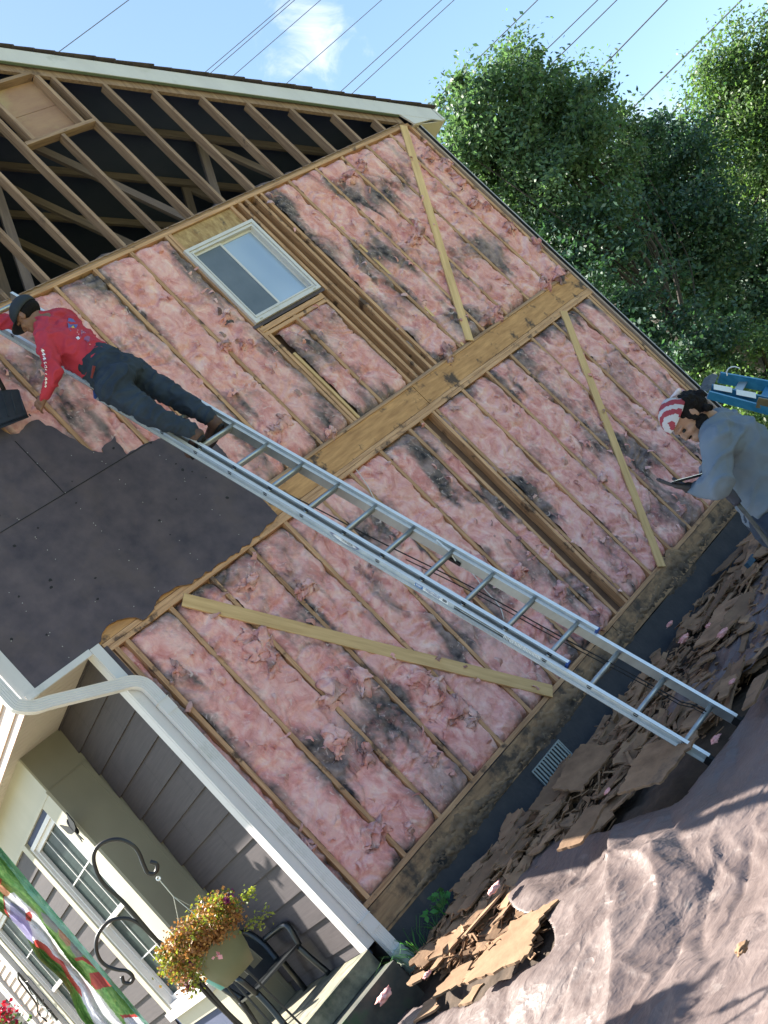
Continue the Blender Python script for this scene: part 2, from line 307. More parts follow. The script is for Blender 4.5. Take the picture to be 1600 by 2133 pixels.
# big torn wads hanging out of the wall
def wad(px, py, size, seed, ang=0., stain=0., lift=.07, asp=.6):
    c = hY(px, py, -.01); n = 20; v = []; tn = []
    for i in range(n):
        for j in range(n):
            u, w_ = i / (n - 1) - .5, j / (n - 1) - .5
            wob = 1 + .5 * noise.noise((math.atan2(w_, u) * 1.2, seed, 2)); a_ = u * size * wob; b_ = w_ * size * asp * wob
            q = fbm(u * 4 + seed, w_ * 4, seed, 3, .55); r_ = 1 - abs(noise.noise((u * 5, w_ * 7 + seed, 8))) * 2.4; rr = max(0, 1 - (u * u + w_ * w_) * 4.6)
            x = a_ * math.cos(ang) - b_ * math.sin(ang) + .3 * size * noise.noise((u * 4, w_ * 4, seed + 40)); z = a_ * math.sin(ang) + b_ * math.cos(ang) + .3 * size * noise.noise((u * 4, w_ * 4, seed + 50))
            v.append((c.x + x, c.y - lift * (rr ** .5 * .8) - .020 * r_ - .03 * q + .03, c.z + z)); tn.append(max(0, min(1, .3 * q + stain + .9 * noise.noise((u * 3, w_ * 3, seed + 60)))))
    return meshnp('insulation_wad', v, gridf(n, n).tolist(), PINK, house, True, tn)
for i, a in enumerate([(468, 722, .17, .3, 0), (502, 716, .14, 1.5, .2), (600, 1000, .0, 0, 0), (640, 1222, .16, 0, 0), (625, 1232, .13, 1, .2), (368, 1395, .15, .9, .3), (535, 1350, .30, .2, 0), (560, 1375, .24, 1.1, .1), (515, 1335, .22, 2, 0), (945, 1480, .26, .2, .1), (985, 1500, .18, .5, .45), (905, 1440, .3, .6, 0), (870, 1420, .28, 1.9, 0), (780, 1738, .26, .15, .1), (900, 1580, .15, .6, .3),
      (1165, 572, .24, .4, .35), (1135, 590, .2, .9, .1), (1035, 652, .22, .5, .1), (1010, 668, .15, .1, .3), (930, 733, .22, .5, .45), (1080, 1192, .18, 0, 0), (1170, 1235, .2, .6, .3), (760, 1570, .22, .6, .4), (700, 1540, .25, 1.2, .1), (690, 1445, .3, .4, 0), (745, 1420, .26, 1.4, 0), (730, 370, .2, .4, 0), (755, 345, .16, 1, .2), (870, 470, .2, .9, 0), (860, 500, .18, .2, 0), (985, 420, .14, .5, .1), (1015, 430, .12, 2, 0),
      (930, 345, .22, .8, .1), (960, 380, .2, 1.4, 0), (1060, 475, .2, .9, .1), (1120, 512, .2, .9, .1), (890, 320, .2, 1, .2), (570, 905, .26, .9, 0), (590, 880, .22, .3, .1), (470, 660, .16, .3, 0), (690, 900, .14, .6, .1), (1000, 1180, .24, .7, .2), (880, 1205, .2, 1, .2), (1255, 995, .14, .4, 0), (850, 1730, .12, .8, 0), (640, 1770, .16, 1, .1), (1420, 1060, .14, .3, .2), (1300, 1190, .2, .7, 0), (520, 1210, .18, .1, 0), (1245, 1290, .22, .8, .2)]):
    if a[2]: wad(a[0], a[1], a[2], i * 5.7 + 2, a[3], a[4])
# --- what closes the wall behind the studs
def holed(name, x0, x1, z0, z1, hx0, hx1, hz0, hz1, y0, y1, m):
    b = MB()
    b.box((x0, y0, z0), (hx0, y1, z1)); b.box((hx1, y0, z0), (x1, y1, z1)); b.box((hx0, y0, z0), (hx1, y1, hz0)); b.box((hx0, y0, hz1), (hx1, y1, z1)); return b.build(name, m, house)
holed('inner_wall', XUL + .01, XR - .01, ZU + .01, 5.09, 2.47, 3.24, 3.88, 4.8, .094, .12, DRYW)
panel('inner_wall', XL, XR - .01, -.2, ZM + .05, .094, .12, DRYW)
panel('side_wall', XR + .005, XR + .030, -.25, 5.05, .004, 9, TANS)
v = []; f = []
for i in range(90):       # ragged dark building paper standing past the corner
    z = -.2 + i * 5.25 / 89; o = .010 * noise.noise((z * 5, 2, 2)) + .004
    v += [(XR + .03 + o, -.02, z), (XR + .05 + o, -.016 + o, z), (XR + .045 + o, .02, z), (XR + .03, .02, z)]
for i in range(89):
    for k in range(4): f.append((i * 4 + k, i * 4 + (k + 1) % 4, i * 4 + 4 + (k + 1) % 4, i * 4 + 4 + k))
meshnp('building_paper', v, f, BLACK, house)
v = [(x * .45 + (XR + .062) * .55, y - .004, z) for x, y, z in v]; meshnp('siding_edge', [(a, b, c + .0) for a, b, c in v], f, WHITE, house)
for l in ([(742, 978), (752, 992), (766, 1012), (778, 1035), (790, 1050)], [(955, 1170), (985, 1196), (1010, 1228), (1040, 1262), (1050, 1290)]):
    MB().tube(spline([hY(x, y, -.025) for x, y in l], 6), .004, 6).build('cable', WHITE, house, True)
# --- foundation with its vent
panel('foundation', XL - .03, XR + .04, -1.1, -.236, .002, .2, FOUND)
panel('foundation', XL - .03, XL + .1, -1.1, -.236, .2, 1.5, FOUND)
def rot_mat():
    m = mat('rot_and_sound_wood', (.022, .017, .014), (.15, .11, .08), (12, 12, 18), .95, 1, spot=(.26, .20, .12), sthr=.60, ssc=14, swid=.10, bdist=.02); t = m.node_tree; N = t.nodes; L = t.links; b = N['Principled BSDF']; src = b.inputs['Base Color'].links[0].from_socket
    a = N.new('ShaderNodeAttribute'); a.attribute_name = 'tone'; mr = N.new('ShaderNodeMapRange'); L.new(a.outputs['Fac'], mr.inputs['Value']); mr.inputs['From Min'].default_value = .35; mr.inputs['From Max'].default_value = .95
    n = N.new('ShaderNodeTexNoise'); n.inputs['Scale'].default_value = 8; tcn = N.new('ShaderNodeTexCoord'); L.new(tcn.outputs['Object'], n.inputs['Vector']); cr = N.new('ShaderNodeValToRGB'); L.new(n.outputs['Fac'], cr.inputs[0]); cr.color_ramp.elements[0].color = (.16, .10, .06, 1); cr.color_ramp.elements[1].color = (.38, .25, .14, 1)
    mx = N.new('ShaderNodeMixRGB'); L.new(mr.outputs[0], mx.inputs[0]); L.new(src, mx.inputs[1]); L.new(cr.outputs[0], mx.inputs[2]); L.new(mx.outputs[0], b.inputs['Base Color']); return m
def crust(x0, x1, zc, hgt, seed, m, name, dens=1.):
    """lumps of rot and dirt stuck along the joint of the rim and the foundation"""
    n = int((x1 - x0) / .012); k = 22; v = []; tn = []
    for i in range(n + 1):
        x = x0 + (x1 - x0) * i / n; h = hgt * (.55 + .9 * noise.noise((x * 1.4, seed, 0)) + .35 * noise.noise((x * 7, seed, 1)) + .15 * noise.noise((x * 30, seed, 1)))
        h = max(.004, h)
        for j in range(k):
            t = j / (k - 1); z = zc - h * .55 + h * 1.5 * t + .01 * noise.noise((x * 20, t * 3, seed)); b_ = math.sin(t * PI) ** .6 if 0 < t < 1 else 0
            y = .012 - b_ * (.018 + .022 * abs(fbm(x * 14, z * 16, seed, 4, .6))) ; v.append((x, y, z)); tn.append(t + .35 * fbm(x * 5, z * 7, seed + 5, 4, .6))
    return meshnp(name, v, gridf(n + 1, k)[:, ::-1], m, house, False, tn)
ROT = rot_mat()
crust(.1, 3.0, -.195, .22, 4, ROT, 'rotted_edge'); crust(2.9, 6.1, -.18, .22, 9, ROT, 'rotted_edge'); crust(-.5, 1.4, -.215, .12, 12, ROT, 'rotted_edge')
MB().prism([(.045 * math.cos(a) * (1 + .3 * math.sin(3 * a)) + .175, .035 * math.sin(a) - .205) for a in [i * .5236 for i in range(12)]], frame(V(0, -.010, 0), (0, 1, 0), (1, 0, 0)) @ Matrix.Scale(-1, 4, V(0, 1, 0)), .002).build('rot_hole', BLACK, house)
vent = MB()
for a, b in (((1.225, -.012, -.30), (1.615, .0, -.29)), ((1.225, -.012, -.455), (1.615, .0, -.445)), ((1.225, -.012, -.445), (1.237, .0, -.30)), ((1.603, -.012, -.445), (1.615, .0, -.30))): vent.box(a, b)
vo = vent.build('foundation_vent', mat('vent_metal', (.20, .24, .25), (.30, .34, .34), (9, 9, 9), .5, metal=.3), house)
fb = MB(); 
for i in range(11):
    x = 1.25 + i * .033; fb.box((x, -.014, -.445), (x + .017, -.002, -.30))
fb.build('vent_fins', vo.data.materials[0], vo); MB().box((1.235, -.003, -.445), (1.605, -.001, -.30)).build('vent_screen', BLACK, vo)

# --- window
wn_ = empty('window'); wn_.parent = house
def framebox(b, x0, x1, z0, z1, t, y0, y1):
    b.box((x0, y0, z1 - t), (x1, y1, z1)); b.box((x0, y0, z0), (x1, y1, z0 + t)); b.box((x0, y0, z0 + t), (x0 + t, y1, z1 - t)); b.box((x1 - t, y0, z0 + t), (x1, y1, z1 - t)); return b
WX0, WX1, WZ0, WZ1 = 2.44, 3.305, 3.895, 4.815
b = MB(); framebox(b, WX0, WX1, WZ0, WZ1, .03, -.030, .05); framebox(b, WX0 + .032, WX1 - .032, WZ0 + .032, WZ1 - .032, .016, -.018, .05); framebox(b, WX0 + .049, WX1 - .049, WZ0 + .049, WZ1 - .049, .012, -.024, .05)
wf = b.build('frame', WHITE, wn_)
for q in ((2.50, 2.53), (3.21, 3.24)): MB().box((q[0], -.034, 3.905), (q[1], -.031, 3.915)).build('weep_cover', CREAM, wf)
MB().box((2.40, -.006, 3.86), (3.335, -.002, 3.893)).build('flashing', FIBRE, wn_)
xm = 2.83
for nm, x0, x1, y in (('sash', WX0 + .062, xm + .012, .004), ('sash', xm - .012, WX1 - .062, .02)):
    sh = framebox(MB(), x0, x1, WZ0 + .062, WZ1 - .062, .022, y, y + .014).build(nm, WHITE, wn_)
GLA = mat('window_glass', (.03, .045, .07), (.05, .07, .10), (1.2, 1.2, 1.2), .04, spec=.9, coat=1)
SCR = mat('insect_screen', (.10, .13, .17), (.17, .20, .25), (1.6, 1.6, 1.6), .5, spec=.3)
MB().box((WX0 + .084, .009, WZ0 + .084), (xm - .01, .011, WZ1 - .084)).build('screen', SCR, wn_)
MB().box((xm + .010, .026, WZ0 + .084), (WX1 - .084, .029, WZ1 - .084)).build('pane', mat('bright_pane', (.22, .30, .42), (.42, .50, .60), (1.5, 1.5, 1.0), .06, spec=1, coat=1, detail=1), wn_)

# --- gable: studs, vent opening, truss chord, rake
rz = lambda x: 7.60 - .612 * abs(x - RX)          # top of the roof deck at the wall
gz0 = ZT + .076
gx = [k * S for k in range(-2, 15)]
for i, x in enumerate(gx):
    t = rz(x) - .30
    if abs(x - 6 * S) < .05: t = 6.39
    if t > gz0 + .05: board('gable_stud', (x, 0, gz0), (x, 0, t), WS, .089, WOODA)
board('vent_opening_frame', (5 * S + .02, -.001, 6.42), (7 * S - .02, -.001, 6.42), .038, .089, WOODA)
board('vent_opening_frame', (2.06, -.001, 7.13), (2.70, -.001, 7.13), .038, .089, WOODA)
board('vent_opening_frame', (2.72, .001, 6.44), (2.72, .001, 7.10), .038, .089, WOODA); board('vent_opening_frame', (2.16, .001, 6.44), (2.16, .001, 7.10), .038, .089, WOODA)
panel('vent_panel', 2.18, 2.70, 6.78, 7.11, .087, .093, PLY); panel('vent_panel', 2.18, 2.70, 6.44, 6.775, .087, .093, PLY)
for s in (1, -1):
    EO = RX + (.10 if s > 0 else 0); xe = EO + s * 4.0; b = MB()
    def slab(name, dz0, dz1, y0, y1, m, x0=RX, x1=xe, par=house):
        v = [(x0, y0, rz(x0) + dz0), (x1, y0, rz(x1) + dz0), (x1, y1, rz(x1) + dz0), (x0, y1, rz(x0) + dz0), (x0, y0, rz(x0) + dz1), (x1, y0, rz(x1) + dz1), (x1, y1, rz(x1) + dz1), (x0, y1, rz(x0) + dz1)]
        q = [(0, 3, 2, 1), (4, 5, 6, 7), (0, 1, 5, 4), (1, 2, 6, 5), (2, 3, 7, 6), (3, 0, 4, 7)]
        if s < 0: q = [t[::-1] for t in q]
        return MB().add(v, q).build(name, m, par)
    slab('roof_deck', -.03, 0, -.035, 9.3, DARKIN); slab('rake_board', -.225, -.025, -.052, -.036, WHITE, x1=EO + s * 3.97)
    slab('rake_trim', -.232, -.226, -.046, -.02, mat('drip_green', (.12, .16, .10)), x1=EO + s * 3.5)
    slab('truss_chord', -.31, -.20, .0, .038, WOODA, x1=RX + s * 3.62); slab('rafter_blocking', -.20, -.04, -.019, -.001, DARKIN, x1=RX + s * 3.55)
    # shingle courses, each a little proud of the one above
    n = 26; b = MB(); sl_n = abs(EO + s * 4.03 - RX)
    for i in range(n):
        x0 = RX + s * sl_n * i / n; x1 = RX + s * sl_n * (i + 1.12) / n; o = random.uniform(-.008, .008)
        z = lambda x, d: rz(x) + d
        v = [(x0, -.075 + o, z(x0, .002)), (x1, -.075 + o, z(x1, .012)), (x1, 9.35, z(x1, .012)), (x0, 9.35, z(x0, .002)), (x0, -.075 + o, z(x0, .010)), (x1, -.075 + o, z(x1, .024)), (x1, 9.35, z(x1, .024)), (x0, 9.35, z(x0, .010))]
        q = [(0, 3, 2, 1), (4, 5, 6, 7), (0, 1, 5, 4), (1, 2, 6, 5), (2, 3, 7, 6), (3, 0, 4, 7)]
        b.add(v, q if s > 0 else [t[::-1] for t in q])
    b.build('shingles', SHING, house)
    # boxed eave
    ex0, ex1 = EO + s * 3.575, EO + s * 4.0; zb = 4.995
    poly = [(EO + s * 3.50, rz(EO + s * 3.50) - .20), (ex0, zb), (EO + s * 3.90, rz(EO + s * 3.90) - .20)]
    if s < 0: poly = poly[::-1]
    v = [(x, y, z) for y in (-.050, -.03) for x, z in poly]; MB().add(v, [(0, 1, 2), (5, 4, 3)] + [(i, 3 + i, 3 + (i + 1) % 3, (i + 1) % 3) for i in range(3)]).build('eave_return', WHITE, house)
    slab('eave_fascia', -.20, -.03, -.05, 9.3, WHITE, x0=EO + s * 3.985, x1=EO + s * 4.01); 
    v = [(ex0 - s * .01, -.03, zb + .0), (ex1, -.03, rz(ex1) - .205), (ex1, 9.3, rz(ex1) - .205), (ex0 - s * .03, 9.3, zb + .0)]
    v += [(x, y, z + .012) for x, y, z in v]; MB().add(v, [(0, 1, 2, 3), (7, 6, 5, 4), (0, 4, 5, 1), (1, 5, 6, 2), (2, 6, 7, 3), (3, 7, 4, 0)]).build('eave_soffit', SOFF, house)
    gt = MB(); gx_ = EO + s * 4.06; gzt = rz(EO + s * 4.0) - .03
    gt.tube([(gx_, .02, gzt - .05), (gx_, 9.3, gzt - .05)], .06, 10); gt.build('gutter', WHITE, house, True)
# dusty old insulation heaped on the top plate
v = []; nx = 420
for i in range(nx):
    x = XUL + (XR - .1 - XUL) * i / (nx - 1)
    for j in range(9):
        t = j / 8; h = max(0, .085 + .06 * fbm(x * 3, 4, 0, 4, .6) + .02 * noise.noise((x * 30, 1, 1))) * math.sin(min(1, t * 1.15) * 2.4)
        v.append((x, -.012 + t * .35, gz0 - .02 + h + .012 * noise.noise((x * 25, t * 9, 3))))
meshnp('attic_insulation', v, gridf(nx, 9), mat('dusty_wool', (.10, .075, .065), (.30, .21, .18), (22, 22, 22), .95, 1, bdist=.02), house, False)
panel('attic_floor', XUL + .02, XR - .02, 5.02, 5.09, .13, 9, DARKIN)
def truss(y, m):
    b = board
    for s in (1, -1):
        b('attic_truss_chord', (RX, y, rz(RX) - .12), (RX + s * 3.6, y, rz(RX + s * 3.6) - .12), .089, .038, m)
    for p, q in (((RX, rz(RX) - .15), (3.6, 5.12)), ((RX, rz(RX) - .15), (1.3, 5.12)), ((3.6, 5.12), (4.3, rz(4.3) - .14)), ((1.3, 5.12), (.6, rz(.6) - .14)), ((4.3, rz(4.3) - .14), (5.0, 5.12)), ((.6, rz(.6) - .14), (0, 5.12))):
        b('attic_truss_web', (p[0], y + .04, p[1]), (q[0], y + .04, q[1]), .089, .038, m)
    b('attic_tie', (XUL + .1, y + .08, 5.14), (XR - .1, y + .08, 5.14), .089, .038, m)
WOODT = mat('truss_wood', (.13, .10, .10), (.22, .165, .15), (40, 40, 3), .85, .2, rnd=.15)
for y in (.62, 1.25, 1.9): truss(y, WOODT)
v = [(XUL, 9, -.3), (XR, 9, -.3), (XR, 9, 5.0), (RX, 9, 7.35), (XUL, 9, 5.0)]; v += [(x, 9.05, z) for x, _, z in v]
MB().add(v, [(0, 1, 2, 3, 4), (9, 8, 7, 6, 5)] + [(i, i + 5, (i + 1) % 5 + 5, (i + 1) % 5) for i in range(5)]).build('back_wall', TANS, house)
MB().box((XUL + .02, .13, 2.46), (XR - .02, 9, 2.62)).build('floor_deck', DARKIN, house)

# --- dark fibreboard sheathing still on the wall, with its torn edge
edge = [(-60, 880), (0, 893), (22, 905), (40, 903), (48, 893), (55, 884), (66, 877), (76, 874), (82, 874), (88, 880), (95, 886), (108, 888), (118, 893), (130, 903), (145, 911), (158, 917), (170, 926), (182, 933), (192, 938), (205, 941), (215, 942), (213, 934), (220, 924), (230, 921), (236, 914), (239, 909), (243, 920), (250, 927), (256, 935), (263, 946), (272, 941), (310, 921)]
edge += [(360, 905), (440, 912), (470, 945), (484, 968), (520, 1010), (578, 1073), (570, 1086), (556, 1094), (548, 1106), (540, 1115), (528, 1120), (520, 1134), (505, 1138), (498, 1150), (480, 1158), (470, 1168), (455, 1174), (440, 1190), (428, 1192), (418, 1203), (405, 1207), (400, 1216), (380, 1219), (366, 1222), (352, 1232), (340, 1238), (326, 1252), (318, 1272), (306, 1288), (298, 1292), (282, 1286), (262, 1287), (245, 1292), (228, 1300), (217, 1312), (211, 1325), (211, 1343)]
pe = [hY(x, y, -.014) for x, y in edge]; poly = []
for a, b_ in zip(pe, pe[1:]):
    n = max(1, int((b_ - a).length / .02))
    for i in range(n):
        p = a.lerp(b_, i / n); poly.append((p.x + .006 * noise.noise((p.x * 40, p.z * 40, 1)), p.z + .008 * noise.noise((p.x * 40, p.z * 40, 9))))
poly += [(-.60, 2.445), (XUL, 2.445), (XUL, 4.3)]
poly = poly[::-1] if sum((poly[i][0] * poly[(i + 1) % len(poly)][1] - poly[(i + 1) % len(poly)][0] * poly[i][1]) for i in range(len(poly))) < 0 else poly
def plate(name, poly, y0, y1, m, par=house, m2=None):
    bm = bmesh.new(); vs = [bm.verts.new((x, y0, z)) for x, z in poly]; fc = bm.faces.new(vs)
    ex = bmesh.ops.extrude_face_region(bm, geom=[fc]); bmesh.ops.translate(bm, verts=[g for g in ex['geom'] if isinstance(g, bmesh.types.BMVert)], vec=(0, y1 - y0, 0))
    if m2:
        for q in bm.faces:
            if len(q.verts) == 4: q.material_index = 1
    bmesh.ops.triangulate(bm, faces=[q for q in bm.faces if len(q.verts) > 4]); bmesh.ops.recalc_face_normals(bm, faces=bm.faces)
    me = bpy.data.meshes.new(name); bm.to_mesh(me); bm.free(); return link(name, me, [m, m2] if m2 else m, par)
sh = plate('sheathing', poly, -.015, -.001, FIBRE, house, FIBEDGE)
SEAM = mat('seam_black', (.006, .006, .008))
MB().box((XUL, -.0175, 3.476), (.82, -.0152, 3.482)).build('seam', SEAM, sh); MB().box((-.005, -.0175, 3.482), (.001, -.0152, 4.02)).build('seam', SEAM, sh)
nl = MB()
for i in range(26):
    x = random.choice([-.79, -.4, 0, .4, .8, random.uniform(-1.1, .9)]); z = random.uniform(2.5, 3.9)
    nl.box((x, -.018, z), (x + .006, -.0155, z + .006))
for k in (-2, -1, 0, 1, 2):
    for i in range(8): z = 2.5 + i * .2 + random.uniform(-.02, .02); nl.box((k * S + .004, -.018, z), (k * S + .009, -.0155, z + .005)) if z < 3.9 - .5 * k * S else None
nl.build('nail_heads', mat('nail', (.35, .34, .33)), sh)
dm = MB()
for i in range(26):
    x = random.uniform(-1.1, 1.0); z = random.uniform(2.5, 3.6); r_ = random.uniform(.006, .018)
    if x > .5 and z < 2.7: continue
    dm.prism([(r_ * math.cos(a) * random.uniform(.5, 1.2), r_ * math.sin(a) * random.uniform(.5, 1)) for a in [k * .9 for k in range(7)]], frame(V(x, -.0155, z), (0, -1, 0), (1, 0, 0)), .0015)
dm.build('gouges', SEAM, sh)

# ================================================================ PORCH SIDE
XB = -.65; YC = 1.39; XW = -1.02
b = MB()
for i in range(14):      # lap siding on the recessed wall, each course leaning out at its foot
    z1 = min(2.45, 2.414 + .23 - i * .23); z0 = max(-.2, 2.414 - i * .23)
    if z0 >= z1: break
    v = [(XB - .0, .03, z1), (XB - .0, YC, z1), (XB - .018, YC, z0), (XB - .018, .03, z0), (XB - .0, .03, z0), (XB - .0, YC, z0)]
    b.add(v, [(0, 1, 2, 3), (3, 2, 5, 4)])
sd_ = b.build('lap_siding', SIDE, house)
jn = MB()
for i, y in enumerate((.9, .45, 1.05, .62, .3, .85, .5, 1.1, .4, .8, .55)):
    z1 = 2.414 + .0 - i * .23; jn.add([(XB - .003, y, z1), (XB - .003, y + .003, z1), (XB - .0205, y + .003, z1 - .225), (XB - .0205, y, z1 - .225)], [(0, 1, 2, 3)])
jn.build('siding_joint', SEAM, sd_)
MB().box((XB + .002, .03, -.25), (XB + .02, YC, 2.45)).build('porch_side_wall', DARKIN, house)
# corner board: two faces
MB().box((XB - .024, -.040, -.20), (XB + .052, -.018, 2.44)).box((XB - .026, -.018, -.20), (XB - .004, .075, 2.44)).build('corner_board', WHITE, house)
MB().box((XB + .06, -.010, -.02), (XB + .10, -.002, 2.40)).build('old_flashing', FIBRE, house)
# fascia and soffit of the overhang
MB().box((XUL - .01, -.032, 2.405), (XB - .025, -.010, 2.45)).build('overhang_fascia', WHITE, house)
v = MB(); n = 44
for i in range(n):      # grooved vinyl soffit
    y0 = .0 + i * .1; v.box((XUL, y0, 2.432), (XB, y0 + .094, 2.445)); v.box((XUL, y0 + .094, 2.438), (XB, y0 + .1, 2.445))
v.build('overhang_soffit', SOFF, house)
MB().box((XUL - .03, -.022, 2.40), (XUL + .075, -.0155, 4.95)).box((XUL - .032, -.0155, 2.40), (XUL - .006, .09, 4.95)).build('corner_board', WHITE, house)
b = MB()
for i in range(23):
    z1 = 5.0 - i * .115; z0 = z1 - .115
    if z0 < 2.40: z0 = 2.40
    b.add([(XUL - .002, .09, z1), (XUL - .002, 9, z1), (XUL - .016, 9, z0), (XUL - .016, .09, z0), (XUL, .09, z0), (XUL, 9, z0)], [(0, 1, 2, 3), (3, 2, 5, 4)])
b.build('upper_side_siding', TANS, house)
# cream front piece and the window wall
MB().box((XW, YC, -.25), (XB - .001, YC + .03, 2.45)).build('cream_return', CREAMSH, house)
MB().box((XW, YC - .006, 2.108), (XB - .02, YC - .001, 2.116)).box((XB - .055, YC - .008, -.2), (XB - .02, YC - .001, 2.108)).build('cream_batten', CREAMSH, house)
def hx(name, y0, y1, z0, z1, d0, d1, m, par=house): return MB().box((XW - d1, y0, z0), (XW - d0, y1, z1)).build(name, m, par)
wall = MB(); wy = [(1.70, 2.66), (4.42, 5.42)]; zt, zb_ = 2.03, .33
ys = [YC + .001, 1.70, 2.66, 4.42, 5.42, 9]
for a, c_ in ((YC + .001, 1.70), (2.66, 4.42), (5.42, 9)): wall.box((XW, a, -.25), (XW + .08, c_, 2.45))
for a, c_ in wy: wall.box((XW, a, -.25), (XW + .08, c_, zb_)); wall.box((XW, a, zt), (XW + .08, c_, 2.45))
wall.build('porch_window_wall', DARKIN, house)
hx('frieze', YC, 9, 2.112, 2.45, .0, .014, CREAM); hx('frieze_trim', YC, 9, 2.085, 2.112, .0, .026, CREAM)
for a, c_ in ((2.82, 4.30), (6.9, 8.8)):
    b = MB()
    for i in range(12):
        z1 = 2.08 - i * .1955; z0 = max(-.2, z1 - .1955)
        b.add([(XW - .001, a, z1), (XW - .001, c_, z1), (XW - .018, c_, z0), (XW - .018, a, z0), (XW, a, z0), (XW, c_, z0)], [(0, 1, 2, 3), (3, 2, 5, 4)])
    b.build('lap_siding', SIDE, house)
GLP = mat('porch_glass', (.010, .020, .020), (.024, .042, .039), (1.0, 1.0, 45), .45, spec=.12)
for a, c_ in wy:
    pw = empty('porch_window'); pw.parent = house
    hx('casing', a - .17, a - .001, zb_ - .10, 2.085, .0, .03, CREAM, pw) if a > 3 else hx('casing', YC, a - .001, -.2, 2.085, .0, .022, CREAM, pw)
    hx('casing', c_ + .001, c_ + .13, zb_ - .10, 2.085, .0, .03, CREAM, pw)
    hx('sill', a - .20, c_ + .13, zb_ - .10, zb_ - .03, .0, .055, WHITE, pw); hx('apron', a - .12, c_ + .05, zb_ - .22, zb_ - .101, .0, .018, CREAM, pw)
    b = MB()
    def fr(y0, y1, z0, z1, t, d0, d1):
        for q in (((y0, z1 - t), (y1, z1)), ((y0, z0), (y1, z0 + t)), ((y0, z0 + t), (y0 + t, z1 - t)), ((y1 - t, z0 + t), (y1, z1 - t))): b.box((XW - d1, q[0][0], q[0][1]), (XW - d0, q[1][0], q[1][1]))
    fr(a, c_, zb_ - .03, zt, .035, -.06, .016); b.build('frame', WHITE, pw); b = MB(); fr(a + .036, c_ - .036, 1.13, zt - .036, .04, -.03, -.004); fr(a + .036, c_ - .036, zb_ + .01, 1.17, .04, -.055, -.031); b.build('sash', WHITE, pw)
    b = MB()
    for z0, z1, d in ((1.17, zt - .076, -.018), (zb_ + .05, 1.13, -.043)):
        for k in (1, 2): y = a + .076 + (c_ - a - .152) * k / 3; b.box((XW - d, y - .006, z0), (XW - d + .004, y + .006, z1))
        z = (z0 + z1) / 2; b.box((XW - d, a + .076, z - .006), (XW - d + .004, c_ - .076, z + .006))
    b.build('muntin', WHITE, pw)
    b = MB(); b.box((XW + .030, a + .07, 1.16), (XW + .034, c_ - .07, zt - .07)).box((XW + .054, a + .07, zb_ + .04), (XW + .058, c_ - .07, 1.14)); b.build('pane', GLP, pw)
# far end of the porch wall: pale lap siding, white post
b = MB()
for i in range(26):
    z1 = 2.05 - i * .085; z0 = z1 - .085; b.add([(XW - .02, 5.93, z1), (XW - .02, 6.55, z1), (XW - .034, 6.55, z0), (XW - .034, 5.93, z0), (XW - .02, 5.93, z0), (XW - .02, 6.55, z0)], [(0, 1, 2, 3), (3, 2, 5, 4)])
b.build('pale_lap_siding', TANS, house); hx('post', 5.72, 5.90, -.2, 2.08, .0, .05, WHITE); hx('post', 6.56, 6.85, -.2, 2.08, .0, .06, WHITE)
hx('post_groove', 6.66, 6.675, -.2, 2.08, .061, .064, SOFF)

# downspout from the upper corner over to the porch corner and down
def spout_prof():
    p = []; w_, d_ = .040, .028
    for k in range(5): a = -w_ + 2 * w_ * k / 5; p += [(a, -d_), (a + w_ * .28, -d_ + .004)]
    p += [(w_, -d_)]; p += [(w_, 0), (w_ - .003, .003), (w_, .006), (w_, d_)]
    for k in range(5): a = w_ - 2 * w_ * k / 5; p += [(a, d_), (a - w_ * .28, d_ - .004)]
    p += [(-w_, d_), (-w_, .004), (-w_ + .003, 0)]
    return p[::-1]
PR = spout_prof(); YD = -.075
xd = XB + .085
pts = [(-1.30, YD, 5.0), (-1.30, YD, 2.50)] + [tuple(p) for p in spline([(-1.30, YD, 2.46), (-1.29, YD, 2.41), (-1.22, YD, 2.345), (-1.13, YD, 2.31)], 4)] + [tuple(p) for p in spline([(-.72, YD, 2.125), (-.63, YD, 2.085), (xd - .01, YD, 2.02), (xd, YD, 1.94)], 4)] + [(xd, YD, 1.2), (xd, YD, .3), (xd + .01, YD, -.36)]
ds = MB().tube(pts, 1, prof=PR, up=V(1, 0, 0)).build('downspout', WHITE, house)
b = MB()
for z in (1.86, -.05): b.box((xd - .048, YD - .036, z), (xd + .048, YD + .06, z + .004)); b.box((xd - .043, YD - .031, z - .10), (xd + .043, YD - .029, z))
b.build('spout_band', WHITE, ds)
gd = MB().tube(spline([(xd + .01, YD - .01, -.33), (xd + .012, YD - .03, -.42), (xd + .0, YD - .06, -.52), (xd + .0, YD - .1, -.60)], 5), [.05 + .006 * (i % 2) for i in range(16)], 14).build('drain_boot', mat('drain_green', (.26, .32, .26), (.36, .40, .32), (20, 20, 20), .6), ds, True)

# ---------------------------------------------------------------- stoop
CONC = mat('concrete', (.05, .05, .04), (.30, .27, .18), (7, 7, 7), .85, .6, spot=(.045, .06, .035), sthr=.5, ssc=4, swid=.2)
st = empty('stoop', (-1.5, .4, -.7), label='stained concrete stoop under the black chair in the porch corner', cat='stoop')
def wbox(name, a, c_, m, par): return MB().box(a, c_).build(name, m, par)
wbox('slab', (-3.6, -.06, -.32), (XB - .03, 1.36, -.20), CONC, st); wbox('step', (-3.6, -.30, -.75), (XB - .06, 1.3, -.325), mat('mossy_concrete', (.03, .035, .03), (.09, .085, .065), (6, 6, 6), .9, .6, spot=(.03, .07, .03), sthr=.55), st)
wbox('slab', (-3.6, 1.37, -.34), (XW - .1, 9, -.22), CONC, st)

